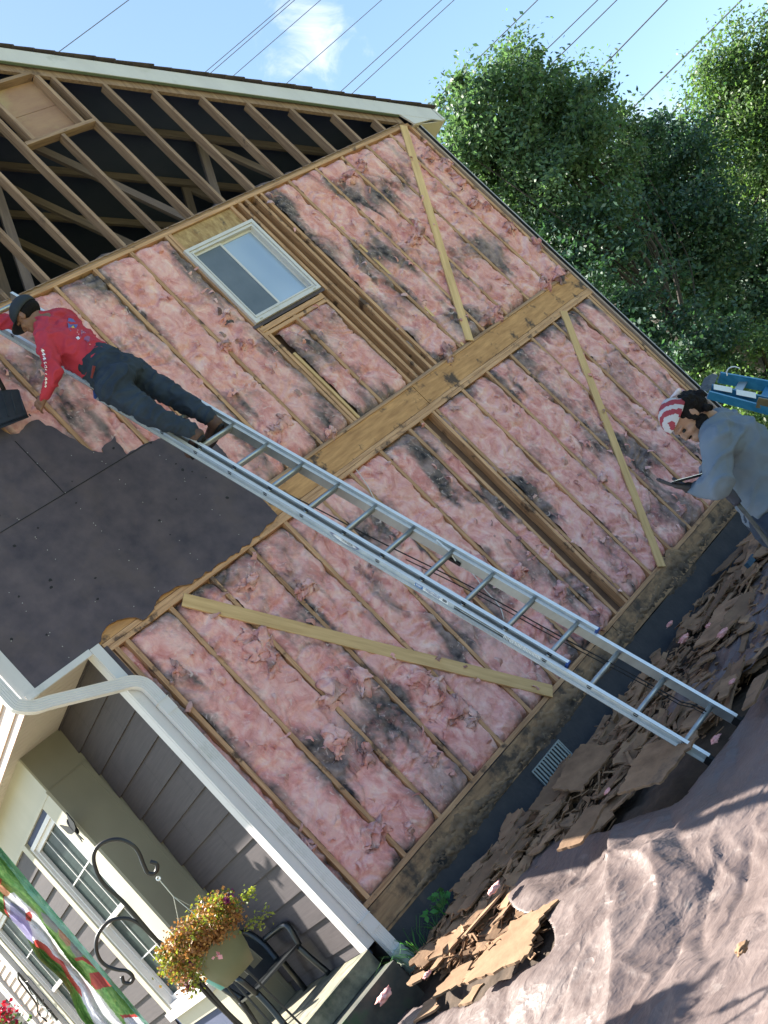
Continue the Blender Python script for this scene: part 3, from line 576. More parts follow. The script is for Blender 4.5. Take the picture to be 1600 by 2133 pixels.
# ================================================================ LADDER
LD = V(math.sin(-.0437), math.cos(-.0437) * math.sin(.3402), math.cos(-.0437) * math.cos(.3402)); LXv = V(1, -.042, 0).normalized(); LN = LXv.cross(LD).normalized()   # LN points out towards the wall? fixed below
if LN.y > 0: LN = -LN
FP = V(.64179, -1.79923, .33762); FWD_ = .3154; BP = V(.64313, -2.07347, -.52677); BW = .333
lad = empty('extension_ladder', (.8, -2.15, -.66), label='aluminium extension ladder leaning on the stripped wall, the man in red standing on it', cat='ladder')
def rail(name, P0, side, a, c_, par, wd=.074, fl=.024, th=.004):
    """channel rail from a to c_ metres along the ladder; side -1 = left, +1 = right, flanges turned outwards"""
    sx = LXv * side; P = P0 + LD * a; L_ = c_ - a
    o = [(0, -wd / 2), (fl, -wd / 2), (fl, -wd / 2 + th), (th, -wd / 2 + th * 1.6), (th, -.006), (th + .003, 0), (th, .006), (th, wd / 2 - th * 1.6), (fl, wd / 2 - th), (fl, wd / 2), (0, wd / 2)]
    n = len(o); v = [P + sx * x - LN * y for x, y in o] + [P + LD * L_ + sx * x - LN * y for x, y in o]
    f = [(i, (i + 1) % n, n + (i + 1) % n, n + i) for i in range(n)] + [tuple(range(n - 1, -1, -1)), tuple(range(n, 2 * n))]
    if side * 1 < 0: f = [q[::-1] for q in f]
    me = bpy.data.meshes.new(name); me.from_pydata(v, [], f); me.validate()
    bm = bmesh.new(); bm.from_mesh(me); bmesh.ops.recalc_face_normals(bm, faces=bm.faces)
    for q in bm.faces:
        if abs(q.normal.dot(LN)) > .8: q.material_index = 1
    bm.to_mesh(me); bm.free(); return link(name, me, [ALU, ALUW], par)
def rung(P, wdt, par):
    pr = [(math.cos(a) * .0165, math.sin(a) * .0145) for a in [k * PI / 6 for k in range(12)]]; n = 12; r = []
    for k in range(2): r.append(P + LXv * (-.0 + k * wdt))
    v = [p + LD * a + LN * c_ for p in r for a, c_ in pr]
    for s_ in (0, 1): pass
    o = MB().add(v, [(i, (i + 1) % n, n + (i + 1) % n, n + i) for i in range(n)] + [tuple(range(n - 1, -1, -1)), tuple(range(n, 2 * n))]).build('rung', ALU, par, False)
    o.data.shade_smooth(); return o
def plug(P0, k, side, sp, par, off=0):
    c_ = P0 + LD * (k * sp); s_ = LXv * side; q = [(-.014, -.012), (.0, -.019), (.014, -.012), (.016, .008), (.0, .022), (-.016, .008)]
    m = Matrix((LN, LD, s_)).transposed().to_4x4(); m.translation = c_ + s_ * .0045
    o = MB().prism([(a * .95, c * .95) for a, c in q], m, .0015); a = o.build('rung_socket', BLACK, par); return a
base = empty('base_section'); base.parent = lad; base.matrix_parent_inverse = Matrix.Translation(-lad.location)
fly = empty('fly_section'); fly.parent = lad; fly.matrix_parent_inverse = Matrix.Translation(-lad.location)
NBT = 15.35
for side, x0 in ((-1, 0), (1, BW)):
    r_ = rail('rail', BP + LXv * x0, side, -.15, NBT * .3048 - .10, base); 
    if side < 0:
        for k in range(0, 16): plug(BP + LXv * x0, k, side, .3048, base)
for k in range(0, 16): rung(BP + LD * (k * .3048), BW, base)
for side, x0 in ((-1, 0), (1, FWD_)):
    rail('rail', FP + LXv * x0, side, -.125, 16.3 * .3048, fly)
    if side < 0:
        for k in range(0, 17): plug(FP + LXv * x0, k, side, .3048, fly)
for k in range(0, 17): rung(FP + LD * (k * .3048), FWD_, fly)
for P, a, x in ((FP, -.13, .012 + FWD_), (FP, -.13, -.012), (BP, NBT * .3048 - .10, -.012)):
    m = frame(P + LXv * x + LD * a, LD, LXv); MB().box((-.016, -.036, -.004), (.016, .036, .014), m).build('end_cap', BLUE, lad)
for x in (-.012, BW + .012):
    m = frame(BP + LXv * x + LD * -.16, LD, LXv); MB().box((-.013, -.03, -.02), (.013, .034, .02), m).box((-.02, -.045, -.028), (.02, .045, -.018), m).build('foot', BLACK, lad)
RP = BP + LN * -.0
rp = []
for k in range(0, 60):
    t = k / 59 * 4.4; s_ = .26 - .22 * min(1, t / 4.2); rp.append(BP + LD * t + LXv * (s_ + .006 * math.sin(t * 5)) + LN * (.03 if t < .1 else -.01 + .03 * math.sin(t * 1.2)) )
MB().tube(rp, .0042, 6).build('rope', BLACK, lad, True)
MB().tube([p + LXv * (-.006 - .03 * i / 60) - LN * .02 + LD * 0 for i, p in enumerate(rp[:28])], .0035, 6).build('rope', BLACK, lad, True)
def latch(x, side):
    c_ = FP + LD * (3 * .3048) + LXv * x; b = MB()
    b.tube([c_ + LD * .12 + LN * .03, c_ + LD * .02 + LN * .012 + LXv * -side * .01, c_ + LD * -.05 + LN * -.03 + LXv * -side * .02, c_ + LD * -.02 - LN * .05], .004, 6); b.tube([c_ + LD * .12 + LN * .03, c_ + LD * .09 - LN * .03, c_ + LD * .02 - LN * .05], .004, 6)
    o = b.build('rung_latch', ALUW, lad); m = frame(c_ - LN * .045 + LD * -.03 - LXv * side * .015, LD, LXv); MB().box((-.008, -.012, -.055), (.008, .012, .03), m).build('latch_hook', BLACK, o)
latch(FWD_ - .01, 1); latch(.01, -1)
# writing on the left rail
def text(name, s, size, M, m, par, ext=.0006, spacing=1, sx=1.):
    cu = bpy.data.curves.new(name, 'FONT'); cu.body = s; cu.size = size; cu.extrude = ext; cu.align_x = 'CENTER'; cu.align_y = 'CENTER'; cu.space_character = spacing; cu.resolution_u = 2
    t = bpy.data.objects.new(name, cu); COL.objects.link(t); dg = bpy.context.evaluated_depsgraph_get(); me = bpy.data.meshes.new_from_object(t.evaluated_get(dg)); bpy.data.objects.remove(t)
    me.materials.clear(); o = link(name, me, m, par); o.matrix_world = M @ Matrix.Diagonal((sx, 1, 1, 1)); return o
def scrib(m, w_, h_, mt, n):      # worn lettering nobody can read any more
    b = MB(); r_ = random.Random(n)
    for i in range(n):
        x = -w_ / 2 + w_ * (i + .5) / n; a = w_ / n * .34; k = r_.randint(0, 3); st_ = a * .32
        b.box((x - a, -h_ / 2, 0), (x - a + st_ * 2, h_ / 2 * r_.uniform(.7, 1), .0004), m)
        if k != 0: b.box((x + a - st_ * 2, -h_ / 2, 0), (x + a, h_ / 2 * r_.uniform(.4, 1), .0004), m)
        if k != 1: b.box((x - a + st_ * 2, h_ * .28, 0), (x + a - st_ * 2, h_ * .42, .0004), m)
        if k > 1: b.box((x - a + st_ * 2, -h_ * .08, 0), (x + a - st_ * 2, h_ * .08, .0004), m)
    return b.build('worn_lettering', mt, lb)
def railM(px, py):       # frame on the outer face of the base section's left rail, text reading down the ladder
    Pn = -LXv; o = BP - LXv * .0052; d = ray(px, py); t = (o - CAM).dot(Pn) / d.dot(Pn); c_ = CAM + d * t; q = c_ - o
    c_ = o + LD * q.dot(LD)
    X = -LD; Z = -LXv; Y = Z.cross(X); m = Matrix((X, Y, Z)).transposed().to_4x4(); m.translation = c_; return m
NAVY = mat('navy_ink', (.02, .02, .16)); INK = mat('black_ink', (.01, .012, .02)); LBLU = mat('label_blue', (.02, .14, .42)); PAPER = mat('label_white', (.72, .76, .76), (.8, .83, .82), (60, 60, 60), .5)
m = railM(737, 1161); lb = empty('maker_label'); lb.parent = base
k = 20; L2 = .122; Hh = .021
lens = [(L2 * math.cos(a) * (1 if True else 1), Hh * math.sin(a) * abs(math.sin(a)) ** .4) for a in [2 * PI * i / k for i in range(k)]]
MB().prism(lens, m, .0006).build('oval', NAVY, lb)
MB().prism([(x * .80, y * .86) for x, y in lens], m @ Matrix.Translation((0, 0, .0007)), .0004).build('oval_field', PAPER, lb)
text('lettering', 'WERNER', .030, m @ Matrix.Translation((0, 0, .0014)), INK, lb, .0004, 1.05, 1.1)
m = railM(908, 1257); MB().box((-.125, -.017, 0), (.125, .017, .0006), m).build('sticker', PAPER, lb); MB().box((-.12, -.0165, .0007), (-.062, .0165, .0011), m).build('sticker_blue', LBLU, lb)
scrib(m @ Matrix.Translation((-.091, 0, .0013)), .045, .020, PAPER, 4); scrib(m @ Matrix.Translation((.012, .008, .0010)), .11, .010, LBLU, 11); scrib(m @ Matrix.Translation((.010, -.007, .0010)), .10, .012, NAVY, 10)
MB().box((.085, -.009, .0007), (.115, .010, .0011), m).build('sticker_mark', INK, lb)
m = railM(1011, 1305); MB().box((-.20, -.019, 0), (.20, .019, .0005), m).build('dark_label', mat('dark_label', (.012, .022, .03), (.02, .035, .045), (9, 9, 9), .35), lb)
m = railM(1088, 1366); scrib(m @ Matrix.Translation((0, 0, .0003)), .26, .030, PAPER, 13)

# ================================================================ GROUND, TARP, RUBBLE
GRASS = mat('lawn', (.13, .14, .06), (.23, .24, .10), (1.5, 1.5, 1.5), .95, .6, bsc=(30, 30, 30), detail=8)
SOIL = mat('soil', (.03, .020, .014), (.085, .057, .038), (9, 9, 9), .95, 1, bdist=.02)
n = 60; g = np.linspace(-1, 1, n); g = np.sign(g) * (abs(g) ** 3) * 400
gx_, gy_ = np.meshgrid(g, g, indexing='ij'); v = np.stack([gx_ + 2, gy_ + 2, -.96 + 0 * gx_], -1).reshape(-1, 3)
o = meshnp('ground', v, gridf(n, n)[:, ::-1], GRASS); tag(o, 'lawn and yard ground reaching out past the trees', kind='structure')
def hg(x, y):     # height of the rubble heap along the wall
    t = max(0, min(1, (-.15 - y) / 1.75)); base_ = -.46 - .20 * t ** .8
    base_ += .10 * math.exp(-((x - .2) / .8) ** 2 - ((y + .7) / .5) ** 2)
    if x < -.4: base_ -= .14 * min(1, (-.4 - x) / .5)
    return base_ + .04 * noise.noise((x * 1.3, y * 1.6, 5)) + .02 * noise.noise((x * 5, y * 5, 8))
nx, ny = 170, 70; v = []
for i in range(nx):
    for j in range(ny):
        x = -3.2 + 12.2 * i / (nx - 1); y = .05 - 3.4 * j / (ny - 1); v.append((x, y, hg(x, y) - .05 - .45 * max(0, -1.85 - y) + .03 * noise.noise((x * 14, y * 14, 2))))
o = meshnp('soil', v, gridf(nx, ny)[:, ::-1].tolist(), SOIL); 
for p in o.data.polygons: p.flip() if p.normal.z < 0 else None
tag(o, 'dark soil and fine rubble banked against the foundation', kind='structure')
# --- torn fibreboard
FB1 = mat('torn_board', (.15, .085, .045), (.32, .19, .105), (6, 6, 6), .9, .6, bsc=(50, 50, 50), spot=(.06, .04, .03), sthr=.58, ssc=3, rnd=.3, bdist=.004)
FB2 = mat('torn_board_bright', (.17, .095, .048), (.27, .165, .092), (6, 6, 6), .9, .6, bsc=(40, 40, 40), spot=(.25, .13, .05), sthr=.62, ssc=4, rnd=.1, bdist=.004)
def piece(c_, lx, ly, rzv, tilt, roll, m=FB1, label=None, group='torn brown fibreboard pieces', sharp=.5, th=.012, curl=.0):
    k = random.randint(9, 15); per = []
    cr_ = [(-1, -1), (1, -1), (1, 1), (-1, 1)]
    for q in range(4):
        a, b_ = cr_[q], cr_[(q + 1) % 4]; nn = max(3, int(math.hypot((b_[0] - a[0]) * lx, (b_[1] - a[1]) * ly) / .05))
        for i in range(nn):
            t = i / nn; jx = random.gauss(0, .13 * sharp) ; jy = random.gauss(0, .22 * sharp)
            per.append(((a[0] + (b_[0] - a[0]) * t + jx * .5) * lx / 2, (a[1] + (b_[1] - a[1]) * t + jy * .6) * ly / 2))
    sk = random.uniform(-.35, .35) * sharp
    per = [(x + sk * y, y * (1 + .35 * sharp * math.sin(x / lx * 5 + k))) for x, y in per]
    bm = bmesh.new(); vs = [bm.verts.new((x, y, curl * (x / lx) ** 2 * lx * .5 + .003 * noise.noise((x * 9, y * 9, k)))) for x, y in per]
    cc = bm.verts.new((0, 0, .0)); fs = [bm.faces.new((vs[i], vs[(i + 1) % len(vs)], cc)) for i in range(len(vs))]
    ex = bmesh.ops.extrude_face_region(bm, geom=fs); bmesh.ops.translate(bm, verts=[g_ for g_ in ex['geom'] if isinstance(g_, bmesh.types.BMVert)], vec=(0, 0, th))
    bmesh.ops.recalc_face_normals(bm, faces=bm.faces); me = bpy.data.meshes.new('board_piece'); bm.to_mesh(me); bm.free()
    o = link('board_piece', me, m); o.location = c_; o.rotation_euler = (tilt, roll, rzv); o.rotation_euler = (Matrix.Rotation(rzv, 3, 'Z') @ Matrix.Rotation(tilt, 3, 'X') @ Matrix.Rotation(roll, 3, 'Y')).to_euler()
    return tag(o, label or 'torn dark brown fibreboard shard lying among others in the heap under the wall', 'board piece', group)
r2 = random.Random(11)
cnt = 0
for i in range(285):
    x = -.55 + 6.6 * r2.random() ** 1.35; t = r2.random(); y = -.22 - 1.75 * t
    if x < 1.0: y = -.22 - (1.15 + .2 * x) * t
    if x < -.1 and y > -.45 and r2.random() < .5: continue
    big = r2.random() < .3
    lx = r2.uniform(.35, .70) if big else r2.uniform(.14, .42); ly = r2.uniform(.09, .18) if big else r2.uniform(.035, .10)
    z = hg(x, y) + r2.uniform(-.01, .07); rz_ = r2.gauss(0.10, .24); ti = r2.gauss(.26, .20)
    sz_ = 'wide' if big and ly > .16 else 'long' if lx > .5 else 'short' if lx < .27 else 'narrow' if ly < .07 else 'middling'
    zn_ = 'between stoop and weed' if x < .2 else 'below the vent' if x < 1.6 else 'under the ladder' if x < 2.5 else 'in mid heap' if x < 3.9 else 'right in the heap'
    at_ = 'by the foundation' if y > -.7 else 'by the tarp' if y < -1.3 else 'half way out'
    st_ = 'steeply tipped' if ti > .42 else 'flat lying' if ti < .15 else 'slanting'
    piece(V(x, y, z), lx, ly, rz_, ti, r2.gauss(0, .10), sharp=r2.uniform(.5, 1.1), curl=r2.uniform(-.03, .06), label='%s %s dark board shard %s, %s' % (sz_, st_, zn_, at_)); cnt += 1
L_ = lambda px, py, z: hZ(px, py, z)
for px, py, z, lx, ly, rzv, ti, ro, lab in ((1215, 1600, -.40, .46, .30, .05, .42, -.04, 'squarish brown board leaning over the corner of the foundation vent'), (1370, 1590, -.50, .48, .34, .1, .30, .0, 'broad brown board lying left of the ladder foot'), (1215, 1725, -.40, .36, .15, .15, .30, 0, 'long oval board shard resting on the edge of the tarp'),
        (1510, 1290, -.52, .75, .34, .2, .2, 0, 'large flat dark board with one long crack, near the right end of the heap'), (1480, 1220, -.48, .8, .2, .1, .25, 0, 'long narrow dark board lying closest to the man in grey'), (1160, 1640, -.38, .5, .17, .0, .5, .0, 'brown board standing on edge below the foundation vent'), (1575, 1440, -.60, .4, .1, .3, .1, 0, 'board strip lying across the tarp hollow at the right edge')):
    piece(L_(px, py, z), lx, ly, rzv, ti, ro, label=lab, sharp=.35, th=.014)
for px, py, z, lx, ly, rzv, ti, lab in ((1072, 1962, -.445, .50, .34, .30, .16, 'large sunlit tan board piece between heap and tarp'), (950, 2040, -.50, .26, .17, .5, .25, 'sunlit tan board strip left of the large tan piece'), (895, 2100, -.48, .24, .12, .8, .2, 'lowest sunlit tan board piece by the drain boot'), (920, 1975, -.44, .30, .09, .6, .35, 'thin sunlit tan board strip at the shadow edge'), (985, 2075, -.50, .14, .10, .2, .1, 'small tan board chip half under the tarp'), (870, 2040, -.46, .2, .1, .9, .3, 'sunlit tan board chip nearest the downspout')):
    piece(L_(px, py, z), lx, ly, rzv, ti, .05, m=FB2, label=lab, sharp=.7, group='sunlit tan board pieces')
# --- tarp
def crumple(m):      # flat facets between sharp creases, as in stiff plastic sheet
    t = m.node_tree; N = t.nodes; L = t.links; b = N['Principled BSDF']; prev = b.inputs['Normal'].links[0].from_socket; tcn = N.new('ShaderNodeTexCoord')
    nz = N.new('ShaderNodeTexNoise'); nz.inputs['Scale'].default_value = 3; nz.inputs['Detail'].default_value = 3; L.new(tcn.outputs['Object'], nz.inputs['Vector']); vm = N.new('ShaderNodeVectorMath'); vm.operation = 'MULTIPLY_ADD'; L.new(nz.outputs['Color'], vm.inputs[0]); vm.inputs[1].default_value = (.35, .35, .35); L.new(tcn.outputs['Object'], vm.inputs[2])
    for sc_, st_, ds in ((6, .55, .030), (15, .5, .012), (38, .4, .005)):
        mp = N.new('ShaderNodeMapping'); mp.inputs['Scale'].default_value = (sc_ * .6, sc_, sc_); mp.inputs['Rotation'].default_value = (0, 0, -.45); L.new(vm.outputs[0], mp.inputs[0]); vo_ = N.new('ShaderNodeTexVoronoi'); vo_.inputs['Scale'].default_value = 1; L.new(mp.outputs[0], vo_.inputs['Vector'])
        bp_ = N.new('ShaderNodeBump'); bp_.inputs['Strength'].default_value = st_; bp_.inputs['Distance'].default_value = ds; L.new(vo_.outputs['Distance'], bp_.inputs['Height']); L.new(prev, bp_.inputs['Normal']); prev = bp_.outputs[0]
    L.new(prev, b.inputs['Normal'])
TARP = mat('brown_tarp', (.102, .078, .074), (.150, .116, .108), (2.5, 2.5, 2.5), .36, .45, bsc=(30, 60, 60), detail=8, spec=.5, r2=.58, spot=(.17, .14, .13), sthr=.64, ssc=7, swid=.04, bdist=.008)
bd = [(560, 2150, -.56), (640, 2112, -.52), (720, 2098, -.50), (800, 2092, -.52), (870, 2090, -.50), (905, 2098, -.48), (940, 2085, -.47), (985, 2068, -.46), (1010, 2040, -.46), (1060, 2010, -.46), (1120, 1985, -.47), (1142, 1940, -.46), (1120, 1895, -.45), (1060, 1880, -.43), (1035, 1820, -.42), (1020, 1770, -.40), (1070, 1738, -.42), (1130, 1745, -.45), (1200, 1735, -.49), (1290, 1712, -.55), (1330, 1690, -.57), (1400, 1655, -.59), (1430, 1620, -.60), (1455, 1590, -.61), (1490, 1545, -.62), (1530, 1485, -.62), (1560, 1440, -.62), (1600, 1405, -.62), (1680, 1330, -.64), (1800, 1240, -.66)]
crumple(TARP)
bp = [hZ(a, b_, z) for a, b_, z in bd]; bp = spline([(p.x, p.y, p.z) for p in bp], 9)
m_ = len(bp); nv = 150; v = []
fe = [V(-2.9, -1.2, 0), V(-3.3, -3.0, 0), V(-2.8, -5.4, 0), V(-.5, -6.6, 0), V(3.5, -6.4, 0), V(8, -4.5, 0)]; fs_ = spline(fe, 12)
outl = [(p.x, p.y) for p in bp] + [(p.x, p.y) for p in fs_[::-1]]
O_ = np.array(outl); O2 = np.roll(O_, -1, 0); ds_ = .016
gx1 = np.arange(-3.4, 7.0, ds_); gy1 = np.arange(-6.4, .2, ds_); GX, GY = np.meshgrid(gx1, gy1, indexing='ij'); q = np.stack([GX.ravel(), GY.ravel()], 1)
ins = np.zeros(len(q), bool)
for a_, b_ in zip(O_, O2):
    cnd = (a_[1] > q[:, 1]) != (b_[1] > q[:, 1]); ins ^= cnd & (q[:, 0] < (b_[0] - a_[0]) * (q[:, 1] - a_[1]) / (b_[1] - a_[1] + 1e-12) + a_[0])
fq = gridf(len(gx1), len(gy1)); fq = fq[ins[fq].sum(1) >= 3]; used = np.unique(fq); rm = -np.ones(len(q), int); rm[used] = np.arange(len(used)); fq = rm[fq]; q = q[used]; inside = ins[used]
BB = np.array([(p.x, p.y, p.z) for p in bp]); best = np.full(len(q), 1e9); bz = np.zeros(len(q)); bxy = q.copy()
for a_, b_ in zip(BB[:-1], BB[1:]):
    d_ = b_[:2] - a_[:2]; t_ = np.clip(((q - a_[:2]) @ d_) / (d_ @ d_ + 1e-12), 0, 1); c_ = a_[:2] + t_[:, None] * d_; dd = np.hypot(*(q - c_).T); m2 = dd < best; best[m2] = dd[m2]; bz[m2] = (a_[2] + t_ * (b_[2] - a_[2]))[m2]; bxy[m2] = c_[m2]
# smooth the level the edge passes on to the cloth: an average of the edge heights weighted by nearness
wsum = np.zeros(len(q)); zsum = np.zeros(len(q))
for a_ in BB[::3]: w_ = 1 / (((q - a_[:2]) ** 2).sum(1) + .012) ** 1.5; wsum += w_; zsum += w_ * a_[2]
zs = zsum / wsum; out_ = ~inside & (best < .05); q[out_] = bxy[out_]; best[~inside] = 0
H = np.array([.065 * noise.noise((x * .55 - y * .2, y * 1.1 + x * .3, 3)) + .022 * noise.noise((x * 1.9, y * 2.6, 9)) + .008 * noise.noise((x * 6, y * 7, 2)) for x, y in q.tolist()])
fr = np.random.default_rng(5)
def creases(n, l0, l1, a0, a1, w0, w1, spread, neg=.35):
    """pinched folds of the sheet: sharp crests along short curved lines"""
    for _ in range(n):
        c_ = np.array([fr.uniform(-3.0, 4.5), fr.uniform(-5.6, -.6)]); an = .42 + fr.normal() * spread; d_ = np.array([math.cos(an), math.sin(an)]); L_ = fr.uniform(l0, l1) / 2; A = fr.uniform(a0, a1) * (-1 if fr.random() < neg else 1); W_ = fr.uniform(w0, w1); bend = fr.normal() * .25 / max(L_, .2)
        r_ = q - c_; m2 = (np.abs(r_[:, 0]) < L_ + .2) & (np.abs(r_[:, 1]) < L_ + .2); rr_ = r_[m2]; s_ = rr_ @ d_; t_ = rr_ @ np.array([-d_[1], d_[0]]) - bend * s_ * s_
        e = np.clip(1 - (s_ / L_) ** 2, 0, 1); H[m2] += A * e * np.exp(-np.abs(t_) / W_ * np.where(t_ > 0, 1, .55))
creases(90, .7, 2.6, .020, .055, .03, .09, .25, .3); creases(480, .25, 1.0, .008, .020, .010, .024, .38, .4); creases(3000, .06, .24, .002, .005, .006, .011, 1.0, .5)
e_ = np.minimum(1, best / .14); z0 = zs + (-.63 - zs) * np.minimum(1, best / .9) ** 1.2
v = np.column_stack([q, z0 + (H - .02) * (.45 + .55 * e_) - .03 * (1 - e_)])
o = meshnp('tarp', v, fq, TARP, None, True)
if o.data.polygons[0].normal.z < 0: o.data.flip_normals()
md = o.modifiers.new('t', 'SOLIDIFY'); md.thickness = .003; md.offset = -1
tag(o, 'big crumpled brown tarp spread over the ground, half in shade and half in sun', 'tarp')
# a second rumpled end of tarp inside the heap
v = []; n1, n2 = 60, 40
for i in range(n1):
    for j in range(n2):
        a, b_ = i / (n1 - 1), j / (n2 - 1); x = 1.4 + 2.2 * a; y = -1.15 - .75 * b_ - .15 * math.sin(a * 5); z = hg(x, y) + .03 + .05 * noise.noise((x * 4, y * 5, 2)) + .02 * (1 - abs(noise.noise((x * 9, y * 12, 4))) * 3); v.append((x, y, z))
o = meshnp('tarp', v, gridf(n1, n2).tolist(), TARP, None, True); tag(o, 'small rumpled tarp corner showing through the dark shards beside the ladder', 'tarp')
for q in range(2):
    n1, n2 = 40, 16; v = []
    for i in range(n1):
        for j in range(n2):
            a, b_ = i / (n1 - 1), j / (n2 - 1); P0 = hZ(*((600, 2140), (760, 2075))[q], -.5); x = P0.x + (.1 + .5 * a) * (1, .7)[q]; y = P0.y - .15 - .5 * a + .28 * b_; v.append((x, y, -.55 + .1 * math.sin(b_ * 3) + .06 * noise.noise((x * 5, y * 6, q)) + .03 * noise.noise((x * 14, y * 14, q))))
    o = meshnp('tarp', v, gridf(n1, n2).tolist(), TARP, None, True); tag(o, ('dark bunched tarp end beside the stoop', 'folded tarp scrap under the drain boot')[q], 'tarp')
# --- small pink scraps
def scrap(p, s_, seed, lab, cat='insulation scrap', m=PINK, grp='insulation scraps on the heap'):
    bm = bmesh.new(); bmesh.ops.create_icosphere(bm, subdivisions=3, radius=s_)
    for q in bm.verts:
        d = q.co.normalized(); q.co = d * s_ * (1 + .6 * noise.noise(d * 2.2 + V(seed, 0, 0)) + .3 * noise.noise(d * 6 + V(seed, 3, 0))); q.co.z *= .5; q.co.x *= 1.3
    me = bpy.data.meshes.new('insulation_scrap'); bm.to_mesh(me); bm.free(); o = link('insulation_scrap', me, m, None, True); o.location = p; return tag(o, lab, cat, grp)
for i, (px, py, z, s_, lab) in enumerate(((1395, 1300, -.36, .030, 'pale insulation scrap at the top of the heap'), (1425, 1330, -.40, .04, 'pink insulation wad beside the pale scrap'), (1475, 1303, -.43, .022, 'small whitish insulation scrap on the flat dark board'), (1505, 1318, -.44, .035, 'ragged insulation scrap by the hole in the dark board'), (1525, 1420, -.57, .022, 'tiny insulation tuft on the tarp right of the ladder'), (1490, 1540, -.60, .028, 'insulation tuft on the tarp by the ladder foot'), (1030, 1850, -.36, .035, 'shredded insulation hanging on a shard left of the tarp hump'), (800, 2075, -.40, .045, 'pink insulation ball under the drain boot'), (890, 2030, -.40, .022, 'pink tuft on the tan boards'), (1265, 1648, -.40, .018, 'whitish tuft under the oval shard'))):
    scrap(hZ(px, py, z), s_, i * 3.1, lab)
scrap(hZ(1545, 1975, -.55), .022, 77, 'dry brown leaf clump on the sunlit tarp', 'leaf clump', FB2, None)
# --- tall weeds
LEAF = None
def leafmat(name, a, b_, tr=.35, tcol=None, rough=.5):
    m = mat(name, a, b_, (3, 3, 3), rough, 0, spec=.35, detail=3); t = m.node_tree; N = t.nodes; L = t.links; b = N['Principled BSDF']; src = b.inputs['Base Color'].links[0].from_socket
    ge = N.new('ShaderNodeNewGeometry'); hs = N.new('ShaderNodeHueSaturation'); mr = N.new('ShaderNodeMapRange'); L.new(ge.outputs['Random Per Island'], mr.inputs['Value']); mr.inputs['To Min'].default_value = .6; mr.inputs['To Max'].default_value = 1.45
    L.new(src, hs.inputs['Color']); L.new(mr.outputs[0], hs.inputs['Value']); mh = N.new('ShaderNodeMapRange'); L.new(ge.outputs['Random Per Island'], mh.inputs['Value']); mh.inputs['To Min'].default_value = .485; mh.inputs['To Max'].default_value = .515; L.new(mh.outputs[0], hs.inputs['Hue'])
    L.new(hs.outputs[0], b.inputs['Base Color'])
    tl = N.new('ShaderNodeBsdfTranslucent'); ml = N.new('ShaderNodeMixRGB'); ml.blend_type = 'MULTIPLY'; ml.inputs[0].default_value = 1; L.new(hs.outputs[0], ml.inputs[1]); ml.inputs[2].default_value = (*(tcol or (2.0, 2.4, .7)), 1); L.new(ml.outputs[0], tl.inputs[0])
    ms = N.new('ShaderNodeMixShader'); ms.inputs[0].default_value = tr; L.new(b.outputs[0], ms.inputs[1]); L.new(tl.outputs[0], ms.inputs[2]); L.new(ms.outputs[0], N['Material Output'].inputs[0]); return m
def leaves(P, D, size, asp=.55, bend=.15):
    """one bent leaf (two quads) per row of P, facing along D with jitter; returns verts, faces"""
    n = len(P); a = rng.normal(size=(n, 3)); a /= np.linalg.norm(a, axis=1)[:, None]; nrm = D + .9 * rng.normal(size=(n, 3)); nrm /= np.linalg.norm(nrm, axis=1)[:, None]
    u = np.cross(nrm, a); u /= np.linalg.norm(u, axis=1)[:, None] + 1e-9; w_ = np.cross(nrm, u); s_ = size * rng.uniform(.6, 1.3, n)[:, None]
    h = asp * s_ * .5; v = np.stack([P - u * s_ * .5, P + w_ * h, P + u * s_ * .55 - nrm * bend * s_, P - w_ * h], 1).reshape(-1, 3)
    i = np.arange(n)[:, None] * 4; return v, i + np.arange(4)[None]
WEED = leafmat('weed_leaf', (.03, .10, .02), (.06, .19, .04), .2)
wd_ = hY(925, 1905, -.30); pl = empty('weed', wd_, label='green leafy weed growing in the dark gap below the wall', cat='weed')
b = MB(); P = []
for i in range(9):
    a = random.uniform(0, 6.28); t_ = wd_ + V(math.cos(a) * .09, math.sin(a) * .05, random.uniform(.03, .15)); b.tube([wd_ + V(0, 0, -.1), wd_ + V(0, 0, .02), t_], .002, 5)
    for k in range(4): P.append(t_ + V(random.uniform(-.03, .03), random.uniform(-.02, .02), random.uniform(-.02, .02)))
b.build('stem', WEED, pl); vv, ff = leaves(np.array(P), np.array([[0, -.6, .8]] * len(P)), .052, .7); meshnp('foliage', vv, ff, WEED, pl)
def grassclump(p, n, h, lab, spread=.08):
    b = MB()
    for i in range(n):
        a = random.uniform(0, 6.28); q = p + V(math.cos(a), math.sin(a), 0) * random.uniform(0, spread * .5); ln = h * random.uniform(.5, 1.1); d = V(math.cos(a), math.sin(a) * .6, 0) * ln * .5; u = V(-math.sin(a), math.cos(a), 0) * .003
        pts = [q, q + d * .3 + V(0, 0, ln * .55), q + d + V(0, 0, ln * .8), q + d * 1.7 + V(0, 0, ln * .72)]; w_ = [1, .9, .6, .05]; vs = []
        for c_, k in zip(pts, w_): vs += [c_ - u * k, c_ + u * k]
        b.add(vs, [(0, 1, 3, 2), (2, 3, 5, 4), (4, 5, 7, 6)])
    return tag(b.build('grass_tuft', WEED), lab, 'grass tuft', 'grass tufts along the foundation')
grassclump(V(-.52, -.22, -.50), 34, .26, 'grass tuft growing round the foot of the downspout', .2); grassclump(hY(950, 1925, -.28), 9, .26, 'thin grass blades beside the leafy weed'); grassclump(V(-.3, -.2, -.48), 14, .2, 'grass tuft between downspout and leafy weed', .1)

